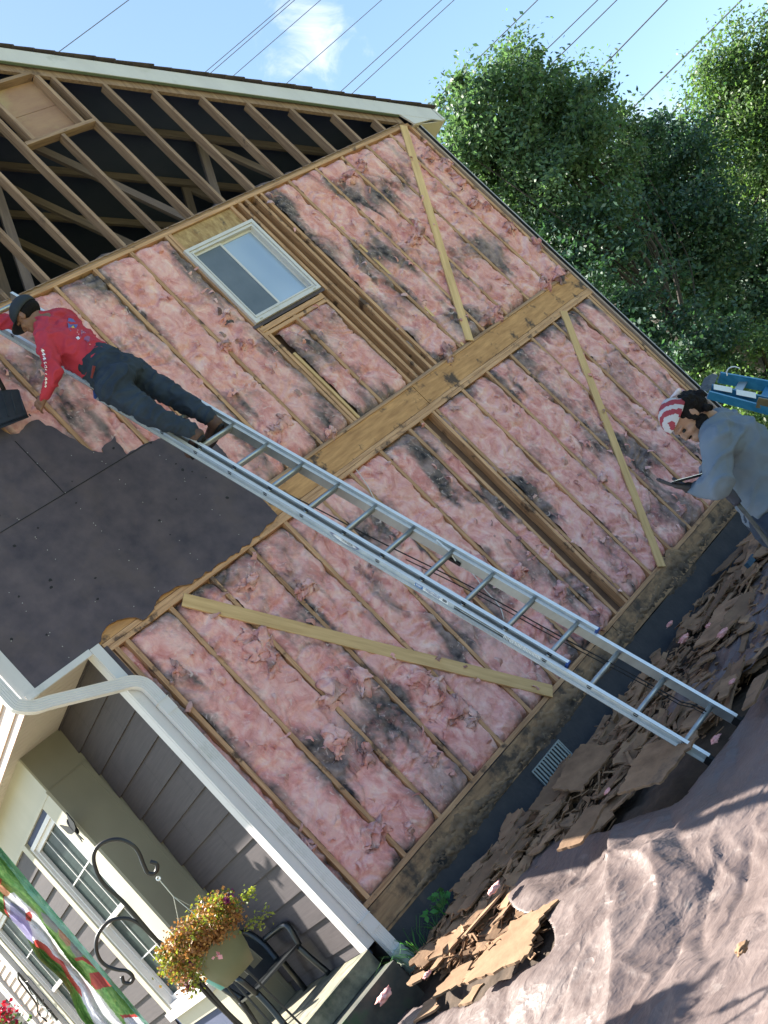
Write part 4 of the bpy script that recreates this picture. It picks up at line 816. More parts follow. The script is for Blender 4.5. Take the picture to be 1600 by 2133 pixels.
n = 40; v = []
for i in range(n):
    for j in range(n):
        x = -14 + 11.3 * i / (n - 1); y = -9 + 18 * j / (n - 1); v.append((x, y, -.86))
o = meshnp('bounce_slab', v, gridf(n, n)[:, ::-1], mat('bounce_concrete', (.16, .155, .135), (.23, .225, .195), (3, 3, 3), .9, .3)); tag(o, 'added pale concrete sheet out of view, bouncing light up to the porch', kind='structure')  # unseen ground sheet added to bounce sunlight onto the porch soffit

gl_ = hZ(1562, 1172, -.40); b = MB()
b.box((gl_.x - .05, gl_.y - .02, gl_.z - .02), (gl_.x + .05, gl_.y + .02, gl_.z + .02)); b.prism([(0, 0), (.09, .02), (.10, .05), (.02, .04)], frame(gl_ + V(.04, 0, .01), (0, 0, 1)), .012); tag(b.build('work_glove', mat('teal_glove', (.015, .05, .08), (.03, .08, .13), (20, 20, 20), .7)), 'small dark blue work glove dropped on the heap below the pry bar', 'glove')

b = MB(); rc = random.Random(3)
for i in range(4300):
    x = -.6 + 6.9 * rc.random() ** 1.75; y = -.2 - 1.75 * rc.random()
    if x < 1 and y < -1.4: continue
    a = rc.uniform(0, 3.14); l_ = rc.uniform(.015, .08); w_ = l_ * rc.uniform(.15, .5); t_ = rc.gauss(0, .4); c_ = V(x, y, hg(x, y) + rc.uniform(-.04, .06)); m = Matrix.Translation(c_) @ Matrix.Rotation(a, 4, 'Z') @ Matrix.Rotation(t_, 4, 'X') @ Matrix.Rotation(rc.gauss(0, .3), 4, 'Y')
    b.prism([(-l_, -w_), (l_ * rc.uniform(.3, 1), -w_ * rc.uniform(.4, 1)), (l_, w_ * rc.uniform(.2, 1)), (-l_ * rc.uniform(.4, 1), w_)], m, .006)
tag(b.build('board_crumbs', FB1), 'crumbs and splinters of broken board scattered through the heap', kind='stuff')

# ================================================================ TREES, WIRES
BARK = mat('bark', (.02, .017, .014), (.055, .045, .036), (9, 9, 2), .9, .8)
LF1 = leafmat('maple_leaf', (.058, .106, .066), (.108, .168, .095), .36, (1.6, 1.9, .9))
LF2 = leafmat('dark_leaf', (.031, .068, .054), (.064, .114, .080), .24, (1.6, 2.2, .8))
LF3 = leafmat('airy_leaf', (.068, .118, .052), (.115, .172, .078), .38, (1.6, 1.9, .8))
def tree(name, label, cat, lobes, trunk, leaf, lm, per=260, cl=.42, lsz=.14, gaps=.45, group=None):
    """lobes: (px, py, t, radius in m).  leaf clumps fill each lobe's shell and volume"""
    T = empty(name, trunk, label=label, cat=cat, group=group); bpy.context.view_layer.update(); P = []; D = []; tb = MB(); h0 = V(*trunk)
    for px, py, t, r in lobes:
        c_ = dp(px, py, t); nc = int(leaf * r * r)
        mid = h0.lerp(c_, .55) + V(random.uniform(-.3, .3), random.uniform(-.3, .3), .2 * r)
        if lm is not LF2: tb.tube(spline([h0 + V(0, 0, .35 * (c_.z - h0.z)), mid, c_], 5), [max(.012, .05 * r * (1 - i / 12)) for i in range(11)], 6)
        for _ in range(nc):
            d = rng.normal(size=3); d /= np.linalg.norm(d); rr = r * (rng.random() ** .33) * (1 + .28 * noise.noise(V(*(d * 1.8)) + V(px * .1, py * .1, 0))); p = np.array(c_) + d * rr * np.array([1, 1, .92])
            if noise.noise(V(*(p * .8))) + .25 * noise.noise(V(*(p * 2.1))) < -gaps * (.5 + .5 * rr / r): continue
            k = int(per * rng.uniform(.5, 1.3)); q = rng.normal(size=(k, 3)) * np.array([1, 1, .6]) * cl * rng.uniform(.4, 1.3); P.append(p + q); D.append(np.tile(d * .5 + np.array([-.1, .1, .7]), (k, 1)))
            if _ % 4 == 0: tb.tube([c_, V(*(np.array(c_) * .45 + p * .55)), V(*p)], [.03, .018, .006], 4)
    P = np.concatenate(P); D = np.concatenate(D); v, f = leaves(P, D, lsz); meshnp('crown', v, f, lm, T)
    top = h0 + V(0, 0, .4 * (max(dp(*l[:3]).z for l in lobes) - h0.z)); tb.tube(spline([h0 + V(0, 0, -.3), h0.lerp(top, .5) + V(.15, 0, 0), top], 5), [.30 - .012 * i for i in range(11)], 9); tb.build('trunk', BARK, T, True)
    return T
def gnd(px, py, t): p = dp(px, py, t); return (p.x, p.y, -.78)
tree('maple_tree', 'tall green maple behind the house eave, its sunlit crown against the sky', 'tree', [(985, 270, 20, 1.0), (1065, 215, 20.5, 1.15), (1120, 300, 20, 1.3), (1020, 360, 20, 1.2), (1180, 260, 21, .9), (1230, 255, 21.5, .75), (1105, 400, 20, 1.25), (1200, 360, 21, 1.3), (1180, 480, 20.5, 1.2), (945, 300, 19, .55), (1290, 260, 22, .45), (1060, 170, 20.5, .4), (1150, 190, 21, .4), (1220, 205, 21.5, .35)], gnd(1120, 420, 20.5), 28, LF1, 230, .24, .098, .5)
tree('dark_tree', 'dark dense tree standing between the maple and the airy tree', 'tree', [(1290, 390, 23, 1.3), (1390, 380, 23.5, 1.2), (1340, 500, 23, 1.5), (1270, 560, 22, 1.2), (1420, 520, 23, 1.4), (1340, 640, 22.5, 1.4), (1260, 460, 22.5, 1.0), (1400, 330, 24, .7), (1340, 320, 24, .7)], gnd(1360, 560, 23), 23, LF2, 230, .28, .112, .6)
tree('airy_tree', 'tall light green tree with feathery limbs at the right of the sky', 'tree', [(1560, 150, 25, 1.4), (1640, 140, 25, 1.6), (1500, 235, 25, 1.1), (1590, 260, 25, 1.5), (1460, 300, 25.5, .6), (1520, 350, 26, .9), (1600, 380, 25, 1.3), (1650, 300, 25, 1.5), (1430, 245, 25, .35), (1500, 170, 25, .5)], gnd(1620, 420, 25.5), 19, LF3, 210, .30, .10, .34)
tree('dark_tree', 'broad shaded tree filling the right edge above the blue stepladder', 'tree', [(1530, 480, 27, 1.5), (1460, 600, 26, 1.5), (1570, 600, 26, 1.7), (1500, 700, 25, 1.5), (1620, 500, 27, 1.6), (1620, 700, 25, 1.5), (1400, 690, 24, 1.2), (1440, 450, 27, 1.0)], gnd(1540, 640, 26), 16, LF2, 190, .34, .135, .5)
tree('understory_tree', 'low dark tree behind the corner of the stripped wall', 'tree', [(1240, 640, 19, 1.1), (1330, 740, 18.5, 1.2), (1420, 790, 19, 1.1), (1160, 540, 19, .9), (1480, 790, 20, 1.0), (1230, 540, 19.5, 1.0)], gnd(1350, 760, 19), 22, LF2, 200, .25, .095, .55)
tree('shrub', 'bright green shrub beyond the blue stepladder and the man in grey', 'shrub', [(1545, 870, 16, .42), (1500, 850, 16.5, .35), (1590, 850, 16.5, .4), (1560, 905, 15.5, .3), (1620, 880, 16, .4), (1470, 815, 17, .45), (1540, 790, 18, .6), (1600, 770, 18, .7)], gnd(1560, 905, 16), 60, LF3, 150, .14, .075, .7)
# far edge of the wood
P = []
for i in range(2600):
    a = rng.uniform(-.75, .55); rr = rng.uniform(40, 56); x = CAM.x + rr * math.sin(.92 + a); y = CAM.y + rr * math.cos(.92 + a); h = 7.0 + 2.6 * noise.noise((x * .12, y * .12, 1)); z = -.8 + h * rng.random() ** .8; P.append(np.array([x, y, z]) + rng.normal(size=(46, 3)) * np.array([1.0, 1.0, .7]))
P = np.concatenate(P); v, f = leaves(P, np.tile([[-.2, -.2, .8]], (len(P), 1)), .34); o = meshnp('woods', v, f, LF2); tag(o, 'far dark line of woods beyond the yard', kind='stuff')
# power lines: level wires high over the yard
WIRE = mat('wire', (.16, .18, .22))
def wireline(p, q, z, r, lab):
    a, b_ = hZ(*p, z), hZ(*q, z); d = (b_ - a).normalized(); a2 = a - d * 60; b2 = b_ + d * 60; pts = [a2.lerp(b2, i / 30) for i in range(31)]; L_ = (b2 - a2).length
    pts = [c_ + V(0, 0, -.9 * (1 - (2 * i / 30 - 1) ** 2) + .9) for i, c_ in enumerate(pts)]
    o = MB().tube(pts, r, 5).build('power_line', WIRE); tag(o, lab, 'power line', 'power lines across the sky')
ordn = ['leftmost power line, alone above the roof', 'second power line from the left, upper wire of a close pair', 'third power line from the left, lower wire of a close pair', 'fourth power line from the left, crossing the cloud', 'fifth power line from the left, right of the cloud', 'sixth power line, upper wire of the middle pair', 'seventh power line, lower wire of the middle pair', 'eighth power line, ending behind the left of the maple crown', 'ninth power line, upper wire of the pair over the maple', 'tenth power line, lower wire of the pair over the maple', 'eleventh power line, running down to the dark tree', 'twelfth power line, third from the right', 'second power line from the right edge', 'rightmost power line, cutting the right edge of the picture']
W_ = [((120, 110), (268, 0)), ((422, 155), (604, 0)), ((432, 158), (614, 0)), ((478, 165), (668, 0)), ((590, 180), (795, 0)), ((705, 195), (920, 0)), ((728, 200), (946, 0)), ((908, 208), (1120, 0)), ((1090, 150), (1245, 0)), ((1140, 142), (1285, 0)), ((1175, 222), (1390, 0)), ((1295, 248), (1545, 0)), ((1350, 290), (1600, 20))]
for i, (p, q) in enumerate(W_): wireline(p, q, 15, (.012, .012, .012, .012, .013, .016, .016, .024, .028, .030, .042, .06, .07)[i] * .9, ordn[i] if i < 12 else ordn[13])

# ================================================================ YARD THINGS
# --- shepherd's hook, about 4.4 m away
T0 = 4.5
sh_ = empty('shepherd_hook', tuple(dp(560, 2220, T0)), label='black double shepherd hook in front of the porch, holding the flower basket', cat='plant hook')
h3 = lambda l, t=T0: spline([dp(x, y, t) for x, y in l], 7)
MB().tube(h3([(640, 2290), (500, 2140), (430, 2070), (380, 2010), (330, 1962), (260, 1882), (215, 1840), (198, 1805), (196, 1778), (208, 1760), (230, 1750), (255, 1750), (278, 1762), (290, 1778), (300, 1803), (308, 1818), (320, 1820), (327, 1812), (326, 1800), (313, 1795)]), .0088, 8).build('pole', IRON, sh_, True)
MB().tube(h3([(545, 2170), (478, 2112), (405, 2030), (345, 1972), (322, 1955), (290, 1925), (262, 1913), (230, 1918), (208, 1940), (200, 1968), (206, 1995), (222, 2012), (245, 2020), (262, 2022), (274, 2030), (277, 2040), (270, 2048), (258, 2046), (254, 2034)]), .0080, 8).build('lower_hook', IRON, sh_, True)
# --- hanging basket
bc = dp(452, 1975, T0); bt = dp(330, 1830, T0)
hb_ = empty('hanging_basket', tuple(bc), label='green hanging pot of half dried petunias on the shepherd hook', cat='flower basket'); bpy.context.view_layer.update()
POT = mat('olive_pot', (.10, .11, .05), (.13, .135, .065), (6, 6, 6), .5)
b = MB(); q = [(0, -.135), (.075, -.135), (.10, -.07), (.118, .02), (.124, .03), (.118, .03), (.1, -.03), (0, -.03)]; n = 28; vs = []; 
for r_, z in q: vs += [bc + V(r_ * math.cos(2 * PI * k / n), r_ * math.sin(2 * PI * k / n), z) for k in range(n)]
b.add(vs, [(i * n + k, i * n + (k + 1) % n, (i + 1) * n + (k + 1) % n, (i + 1) * n + k) for i in range(len(q) - 1) for k in range(n)]); b.build('pot', POT, hb_, True)
b = MB(); kn = bt + (bc - bt) * .26
b.tube([bt, kn], .0022, 5)
for k in range(3): a = 2.1 * k + .5; b.tube([kn, bc + V(.13 * math.cos(a), .13 * math.sin(a), .03)], .0016, 5)
b.build('hanger_wire', mat('hanger', (.4, .42, .36)), hb_); MB().tube([bt + V(.008 * math.cos(a), 0, .008 * math.sin(a)) for a in [k * .8 for k in range(9)]], .003, 5).build('ring', ALUW, hb_)
LV = leafmat('petunia_leaf', (.13, .17, .03), (.24, .27, .06), .4, (1.5, 1.4, .6)); DRY = leafmat('dry_leaf', (.22, .105, .03), (.42, .22, .075), .3, (1.3, 1.1, .7)); PET = leafmat('purple_petal', (.10, .015, .07), (.20, .035, .13), .3, (1.3, .8, 1.2)); PETP = leafmat('pink_petal', (.6, .28, .34), (.7, .4, .42), .3, (1.2, 1, 1))
Pg = []; Pd = []; st_ = MB()
for i in range(210):
    a = rng.uniform(0, 2 * PI); up_ = rng.random(); d = np.array([math.cos(a), math.sin(a), 0]); r_ = .05 + .125 * rng.random() ** .5
    sid = -(d[0] * .772 - d[1] * .636); drop = rng.uniform(-.07 * max(0, sid) - .01, .11) if r_ > .12 else rng.uniform(.0, .11); c_ = np.array(bc) + d * r_ + np.array([0, 0, .035 + drop * (1 if drop > 0 else 1)])
    c_ += np.array([-.02, .0, .0]); k = 44; q = c_ + rng.normal(size=(k, 3)) * .019; (Pg if (rng.random() < .16 + .3 * (drop > .05)) else Pd).append(q); st_.tube([bc + V(0, 0, .02), V(*(np.array(bc) + d * r_ * .7 + np.array([0, 0, .05]))), V(*c_)], .0018, 4)
RVw = V(.772, -.636, 0)
for i in range(12):
    s_ = (-1 if i % 2 else 1); c_ = np.array(bc + RVw * s_ * random.uniform(.16, .25) + V(0, 0, random.uniform(-.05, .10))); Pg.append(c_ + rng.normal(size=(30, 3)) * .016)
st_.build('stem', DRY, hb_)
for nm, P, m, s_ in (('foliage', Pg, LV, .0165), ('dry_foliage', Pd, DRY, .0145)): P = np.concatenate(P); vv, ff = leaves(P, np.tile([[0, 0, .6]], (len(P), 1)), s_, .75); meshnp(nm, vv, ff, m, hb_)
for k in range(11):
    a = random.uniform(0, 6.28); c_ = np.array(bc) + np.array([math.cos(a) * .17, math.sin(a) * .17, random.uniform(-.04, .12)]); P = c_ + rng.normal(size=(7, 3)) * .007; vv, ff = leaves(P, np.tile([[0, -.5, .3]], (7, 1)), .026, .9); meshnp('flower', vv, ff, PETP if k % 5 == 0 else PET, hb_)
# --- black chair on the stoop
ch = empty('patio_chair', (-1.15, .62, -.20), .0, label='black patio chair with an open framed back on the stoop', cat='chair')
BCH = mat('chair_black', (.006, .008, .010), (.02, .024, .028), (8, 8, 8), .3, .2, spec=.6)
def cbx(M_): return lambda *p: M_ @ V(*p)
fa = math.radians(205); Mx = Matrix.Translation((-.945, .78, -.20)) @ Matrix.Rotation(R(3), 4, 'Z') @ Matrix.Diagonal((.92, .8, .68, 1))    # local -y is the front
def ctube(nm, pts, r, m=BCH, n=8): return MB().tube(spline([Mx @ V(*p) for p in pts], 6), r, n).build(nm, m, ch, True)
for sx in (-1, 1):
    ctube('leg', [(sx * .25, -.24, 0), (sx * .235, -.22, .22), (sx * .23, -.20, .40)], .022); ctube('leg', [(sx * .24, .30, 0), (sx * .23, .25, .2), (sx * .22, .20, .42)], .022)
    ctube('arm', [(sx * .24, -.21, .40), (sx * .265, -.23, .58), (sx * .27, -.18, .645), (sx * .27, .05, .655), (sx * .24, .22, .66)], .021)
q = [(x * .23, -.22 + .44 * (j / 6), .415 + .02 * math.cos(x * 2)) for j in range(7) for x in (-1, -.6, -.2, .2, .6, 1)]
b = MB(); b.prism([(-.22, -.23), (.22, -.23), (.235, .18), (.20, .22), (-.20, .22), (-.235, .18)], Mx @ Matrix.Translation((0, 0, .405)), .022); b.build('seat', BCH, ch)
Mb = Mx @ Matrix.Translation((0, .215, .42)) @ Matrix.Rotation(R(-14), 4, 'X')
MB().tube(spline([Mb @ V(*p) for p in [(-.20, 0, 0), (-.225, 0, .22), (-.20, .0, .42), (-.12, 0, .47), (.12, 0, .47), (.20, 0, .42), (.225, 0, .22), (.20, 0, 0)]], 6), .026, 8).build('back_frame', BCH, ch, True)
b = MB(); b.box((-.21, -.006, .0), (.21, .006, .12), Mb).box((-.215, -.006, .12), (-.13, .006, .44), Mb).box((.13, -.006, .12), (.215, .006, .44), Mb).box((-.13, -.006, .36), (.13, .006, .45), Mb).box((-.03, -.005, .12), (.03, .005, .36), Mb); b.build('backrest', BCH, ch)
TEAL = mat('teal_plastic', (.08, .42, .40), (.10, .48, .45), (4, 4, 4), .4)
tl = dp(462, 2008, 6.4); b = MB(); n = 20; vs = []
for r_, z in ((.0, -.10), (.10, -.10), (.13, .0), (.14, .01)): vs += [tl + V(r_ * math.cos(2 * PI * k / n), r_ * math.sin(2 * PI * k / n), z) for k in range(n)]
b.add(vs, [(i * n + k, i * n + (k + 1) % n, (i + 1) * n + (k + 1) % n, (i + 1) * n + k) for i in range(3) for k in range(n)]); o = b.build('basin', TEAL, None, True); tag(o, 'turquoise basin half hidden behind the flower pot', 'basin')
# stand under the basin
b = MB()
for k in range(3): a = k * 2.1; b.tube([tl + V(.08 * math.cos(a), .08 * math.sin(a), -.10), V(tl.x + .13 * math.cos(a), tl.y + .13 * math.sin(a), -.66 if tl.y < -.3 else -.2)], .007, 6)
tag(b.build('plant_stand', IRON), 'thin black stand carrying the turquoise basin', 'plant stand')
# --- black bird ornament on the window casing
bp0 = hX(156, 1718, XW - .03); b = MB(); m_ = bp0
def ell(c_, rx, ry, rz_, n=10):
    vs = []; fs = []
    for i in range(n + 1):
        for j in range(n): th = PI * i / n; ph = 2 * PI * j / n; vs.append(V(c_[0] + rx * math.sin(th) * math.cos(ph), c_[1] + ry * math.sin(th) * math.sin(ph), c_[2] + rz_ * math.cos(th)))
    for i in range(n):
        for j in range(n): fs.append((i * n + j, i * n + n + j, i * n + n + (j + 1) % n, i * n + (j + 1) % n))
    return vs, fs
bo = empty('bird_ornament', tuple(bp0), label='small black bird ornament fixed to the cream window casing', cat='ornament')
vs, fs = ell((bp0.x - .02, bp0.y, bp0.z), .022, .024, .07); MB().add(vs, fs).build('body', BLACK, bo, True)
for s_ in (-1, 1): MB().prism([(s_ * a, -c) for a, c in [(0, -.02), (.06, .02), (.15, .07), (.13, -.02), (.08, -.05), (0, -.06)]], frame(bp0 + V(-.03, 0, .02), (-1, 0, 0), (0, 1, 0)), .008).build('wing', BLACK, bo)
MB().prism([(-.01, 0), (.01, 0), (.03, .08), (0, .05), (-.03, .08)], frame(bp0 + V(-.03, 0, -.05), (-1, 0, 0), (0, 1, 0)), .006).build('tail', BLACK, bo)
# --- iron scroll bracket on the far wall strip
sc0 = empty('scroll_bracket', tuple(hX(70, 2090, XW - .06)), label='black wrought iron scroll bracket on the pale siding strip', cat='bracket')
q = lambda l: spline([hX(x, y, XW - .07) for x, y in l], 6)
MB().tube([hX(37, 2026, XW - .07), hX(120, 2125, XW - .07)], .012, 6).build('bar', IRON, sc0)
MB().tube(q([(38, 2028), (39, 2040), (52, 2058), (70, 2082), (78, 2096), (80, 2110), (98, 2128)]), .010, 6).build('scroll', IRON, sc0, True)
for a in ([(42, 2034), (50, 2044), (60, 2044)], [(58, 2056), (68, 2072), (76, 2074)], [(76, 2078), (82, 2094), (90, 2090), (90, 2082)], [(80, 2110), (88, 2098), (100, 2104), (96, 2118), (86, 2116)], [(96, 2098), (108, 2108), (104, 2124)]): MB().tube(q(a), .006, 6).build('scroll', IRON, sc0, True)
# --- red flowers by the far post
rf = hX(6, 2118, XW - .5); fl = empty('potted_flowers', tuple(rf), label='red flowers at the bottom left corner by the far post', cat='flowers')
REDP = leafmat('red_petal', (.35, .01, .04), (.5, .03, .08), .3, (1.2, .6, .6)); P = np.array(rf) + rng.normal(size=(160, 3)) * .07; vv, ff = leaves(P, np.tile([[0, -.5, .5]], (160, 1)), .05, .8); meshnp('flower', vv, ff, REDP, fl)
P = np.array(rf) - np.array([0, 0, .1]) + rng.normal(size=(150, 3)) * .08; vv, ff = leaves(P, np.tile([[0, 0, .5]], (150, 1)), .05, .6); meshnp('foliage', vv, ff, LF3, fl)
b = MB(); n = 16; vs = []
for r_, z in ((.0, -.42), (.09, -.42), (.13, -.18), (0, -.2)): vs += [rf + V(r_ * math.cos(2 * PI * k / n), r_ * math.sin(2 * PI * k / n), z) for k in range(n)]
b.add(vs, [(i * n + k, i * n + (k + 1) % n, (i + 1) * n + (k + 1) % n, (i + 1) * n + k) for i in range(3) for k in range(n)]); b.build('pot', WHITE, fl, True)
MB().tube([rf + V(0, 0, -.42), V(rf.x, rf.y, -.22)], .05, 10).build('pedestal', WHITE, fl)

# --- baseball banner: cloth hanging in folds, its print is made of cloth-coloured patches in the mesh
def solid(name, c, rough=.8, tr=.0):
    m = mat(name, tuple(x * .85 for x in c), tuple(min(1, x * 1.1) for x in c), (60, 60, 60), rough, 0)
    if tr:
        t = m.node_tree; N = t.nodes; L = t.links; b = N['Principled BSDF']; tl = N.new('ShaderNodeBsdfTranslucent'); L.new(b.inputs['Base Color'].links[0].from_socket, tl.inputs[0]); ms = N.new('ShaderNodeMixShader'); ms.inputs[0].default_value = tr; L.new(b.outputs[0], ms.inputs[1]); L.new(tl.outputs[0], ms.inputs[2]); L.new(ms.outputs[0], N['Material Output'].inputs[0])
    return m
GRN = mat('banner_green', (.09, .26, .06), (.34, .54, .17), (45, 45, 45), .85); WHT = solid('banner_white', (.62, .62, .68), tr=.4); RED = solid('banner_red', (.46, .08, .07), tr=.3); SKN = solid('banner_skin', (.45, .24, .16), tr=.3); GRY = solid('banner_grey', (.28, .27, .27), tr=.3); TRM = mat('banner_edge', (.20, .46, .32), (.44, .70, .55), (14, 14, 14), .35, .5, bdist=.01); PUR = solid('banner_violet', (.34, .32, .50), tr=.3)
TB = 5.3
# corners of the cloth in the photograph: top edge left out of frame, running down to the right
def bq(u, v_):       # u across (0 = lower left edge, 1 = upper right edge), v down the cloth
    a0, a1 = (-158, 1712), (300, 2255); b0, b1 = (-62, 1690), (400, 2240)
    a = (a0[0] + (a1[0] - a0[0]) * v_, a0[1] + (a1[1] - a0[1]) * v_); b_ = (b0[0] + (b1[0] - b0[0]) * v_, b0[1] + (b1[1] - b0[1]) * v_)
    return (a[0] + (b_[0] - a[0]) * u, a[1] + (b_[1] - a[1]) * u)
def inp(x, y, poly):
    c_ = False
    for i in range(len(poly)):
        x1, y1 = poly[i]; x2, y2 = poly[i - 1]
        if (y1 > y) != (y2 > y) and x < (x2 - x1) * (y - y1) / (y2 - y1) + x1: c_ = not c_
    return c_
shp = [(TRM, [(-40, 1700), (15, 1762), (75, 1840), (130, 1905), (190, 1985), (245, 2045), (300, 2105), (360, 2175), (345, 2185), (255, 2080), (180, 1995), (120, 1930), (60, 1862), (10, 1795), (-50, 1730)]),
       (RED, [(186, 2028), (236, 2020), (246, 2050), (200, 2062), (190, 2050)]), (WHT, [(189, 2033), (232, 2026), (234, 2031), (193, 2040)]), (WHT, [(198, 2052), (240, 2044), (242, 2048), (202, 2057)]), (RED, [(70, 1960), (78, 1957), (100, 1972), (112, 1990), (132, 2003), (146, 2030), (168, 2060), (172, 2078), (160, 2064), (140, 2036), (126, 2010), (108, 1998), (92, 1980), (76, 1972)]),
       (RED, [(155, 1996), (172, 1992), (205, 2012), (200, 2018), (172, 2000), (158, 2002)]), (GRY, [(148, 1958), (166, 1966), (175, 1990), (160, 1996), (146, 1976)]), (SKN, [(122, 1930), (142, 1950), (150, 1968), (140, 1972), (122, 1948)]), (GRY, [(84, 1898), (102, 1908), (125, 1932), (118, 1944), (92, 1922)]), (RED, [(54, 1902), (62, 1898), (68, 1908), (64, 1920), (54, 1916)]), (WHT, [(57, 1905), (61, 1903), (63, 1909), (59, 1912)]), (SKN, [(-5, 1838), (12, 1850), (22, 1862), (14, 1868), (-4, 1854)]), (RED, [(-10, 1822), (4, 1832), (2, 1842), (-10, 1836)]),
       (PUR, [(22, 1878), (50, 1892), (66, 1940), (70, 1966), (44, 1944), (20, 1910)]), (WHT, [(8, 1868), (28, 1858), (74, 1900), (100, 1940), (150, 2010), (210, 2075), (262, 2140), (200, 2140), (160, 2060), (128, 2010), (96, 1970), (66, 1958), (40, 1934), (14, 1898)]),
       (RED, [(6, 1866), (16, 1858), (14, 1895), (20, 1912), (10, 1900)]), (WHT, [(258, 2120), (300, 2118), (345, 2160), (300, 2200), (270, 2160)]), (RED, [(250, 2114), (304, 2112), (306, 2120), (256, 2122)])]
bn = empty('baseball_banner', tuple(dp(60, 1900, TB)), label='green cloth banner printed with a white baseball uniform, hanging in folds before the porch', cat='banner')
nu, nv = 90, 330; grid = []
for i in range(nu):
    for j in range(nv):
        u, w_ = i / (nu - 1), j / (nv - 1); x, y = bq(u, w_); ed = 1 - .10 * math.sin(w_ * 7)
        x += (1 - u) * 22 * noise.noise((w_ * 6, 3, 1)); y -= (1 - u) * 22 * noise.noise((w_ * 6, 3, 1))
        dd = .055 * math.sin(u * 15 + 1.5 * noise.noise((w_ * 3, 0, 0))) + .02 * noise.noise((u * 7, w_ * 14, 2)) + .012 * noise.noise((u * 25, w_ * 40, 2)); grid.append((dp(x, y, TB + dd), (x, y)))
fl_ = gridf(nu, nv); cols = [[] for _ in range(8)]; mats_ = [GRN, TRM, RED, WHT, GRY, SKN, PUR]
me = bpy.data.meshes.new('cloth'); me.from_pydata([g[0] for g in grid], [], fl_.tolist()); o = link('cloth', me, mats_, bn, True)
for p, q in zip(me.polygons, fl_):
    x = sum(grid[k][1][0] for k in q) / 4; y = sum(grid[k][1][1] for k in q) / 4; m_ = 0
    for mt, pl_ in shp:
        if inp(x, y, pl_): m_ = mats_.index(mt); break
    p.material_index = m_
pa, pb = dp(-145, 1712, TB), dp(-50, 1680, TB); dr = (pb - pa).normalized(); MB().tube([pa - dr * .1, pb + dr * .1], .012, 8).build('rod', IRON, bn)
bs = pa.lerp(pb, .5); MB().tube([bs, V(-1.62, -.05, 5.0)], .004, 6).build('cord', IRON, bn)

# --- blue stepladder beyond the man in grey
sl_ = empty('stepladder', tuple(dp(1640, 900, 9.6)), label='blue fibreglass stepladder with black top leaning at the wall corner', cat='stepladder'); TS = 9.8
BLF = mat('blue_fibreglass', (.02, .17, .32), (.05, .26, .44), (20, 20, 4), .4, .1); BLD = mat('blue_fibreglass_side', (.015, .13, .27), (.03, .18, .33), (20, 20, 4), .45)
tA, tB_ = dp(1498, 786, TS + .15), dp(1480, 812, TS - .15)      # tops of the far and near rail
eA, eB = dp(1900, 858, TS + .15), dp(1900, 906, TS - .15)
acr = (tB_ - tA).normalized(); dwn = (eA - tA).normalized(); nrm = acr.cross(dwn).normalized()
if nrm.dot(CAM - tA) < 0: nrm = -nrm
def sbar(nm, a, b_, wx, wy, m, par=sl_):
    z = (b_ - a).normalized(); f_ = frame(a, z, acr); return MB().box((-wx / 2, -wy / 2, 0), (wx / 2, wy / 2, (b_ - a).length), f_).build(nm, m, par)
w0 = (dp(1480, 812, TS) - dp(1498, 786, TS)).length
sA = sbar('rail', tA, eA, .03, .10, BLF); sbar('rail', tB_, eB, .03, .10, BLD)
off = -nrm * .0 + V(0, 0, 0)
pA, pB = dp(1475, 822, TS - .25), dp(1900, 935, TS - .25); sbar('rail', pA, pB, .03, .07, BLF)
for k, t_ in enumerate((.22, .46, .75, 1.05)):
    a = tA + dwn * t_; b_ = tB_ + (eB - tB_).normalized() * t_; sbar('step', a, b_, .012, .07, ALU if k == 0 else BLD)
for x0, x1 in (((1487, 800), (1525, 818)), ((1534, 811), (1575, 830))):
    c_ = [dp(x0[0], x0[1], TS - .20), dp(x1[0], x0[1] + 7, TS - .20), dp(x1[0], x1[1], TS - .22), dp(x0[0], x0[1] + 11, TS - .22)]; nn = (c_[1] - c_[0]).cross(c_[3] - c_[0]).normalized() * .003
    MB().add(c_ + [q_ + nn for q_ in c_], [(0, 1, 2, 3), (7, 6, 5, 4), (0, 4, 5, 1), (1, 5, 6, 2), (2, 6, 7, 3), (3, 7, 4, 0)]).build('label_sheet', PAPER, sl_)
c0 = [(1467, 788, .16), (1484, 778, .18), (1496, 781, .14), (1483, 794, .08)]; c1 = [(1455, 812, -.18), (1466, 818, -.2), (1472, 812, -.2), (1483, 794, .02)]
b = MB(); tp = [dp(x, y, TS + t_) for x, y, t_ in c0]; lo = [dp(x - 9, y + 22, TS + t_ - .30) for x, y, t_ in c0]; b.add(tp + lo, [(0, 1, 2, 3), (7, 6, 5, 4), (0, 4, 5, 1), (1, 5, 6, 2), (2, 6, 7, 3), (3, 7, 4, 0)]); cp = b.build('top_cap', mat('worn_black', (.02, .025, .03), (.10, .11, .11), (30, 30, 30), .6, .4), sl_)
nn = (tp[1] - tp[0]).cross(tp[3] - tp[0]).normalized(); nn = nn if nn.dot(CAM - tp[0]) > 0 else -nn
MB().add([p.lerp(tp[(i + 2) % 4], .08) + nn * .004 for i, p in enumerate(tp)], [(0, 1, 2, 3)]).build('cap_plate', mat('cap_grey', (.25, .28, .29), (.36, .39, .38), (20, 20, 20), .6), cp)
MB().tube(spline([dp(1515, 783, TS), dp(1514, 775, TS), dp(1519, 767, TS), dp(1530, 764, TS), dp(1542, 768, TS)], 5), .006, 6).build('wire_hook', ALUW, sl_, True)
sbar('hinge', dp(1577, 838, TS - .28), dp(1640, 850, TS - .28), .02, .09, mat('bronze', (.16, .12, .06), (.24, .18, .09), (9, 9, 9), .5))
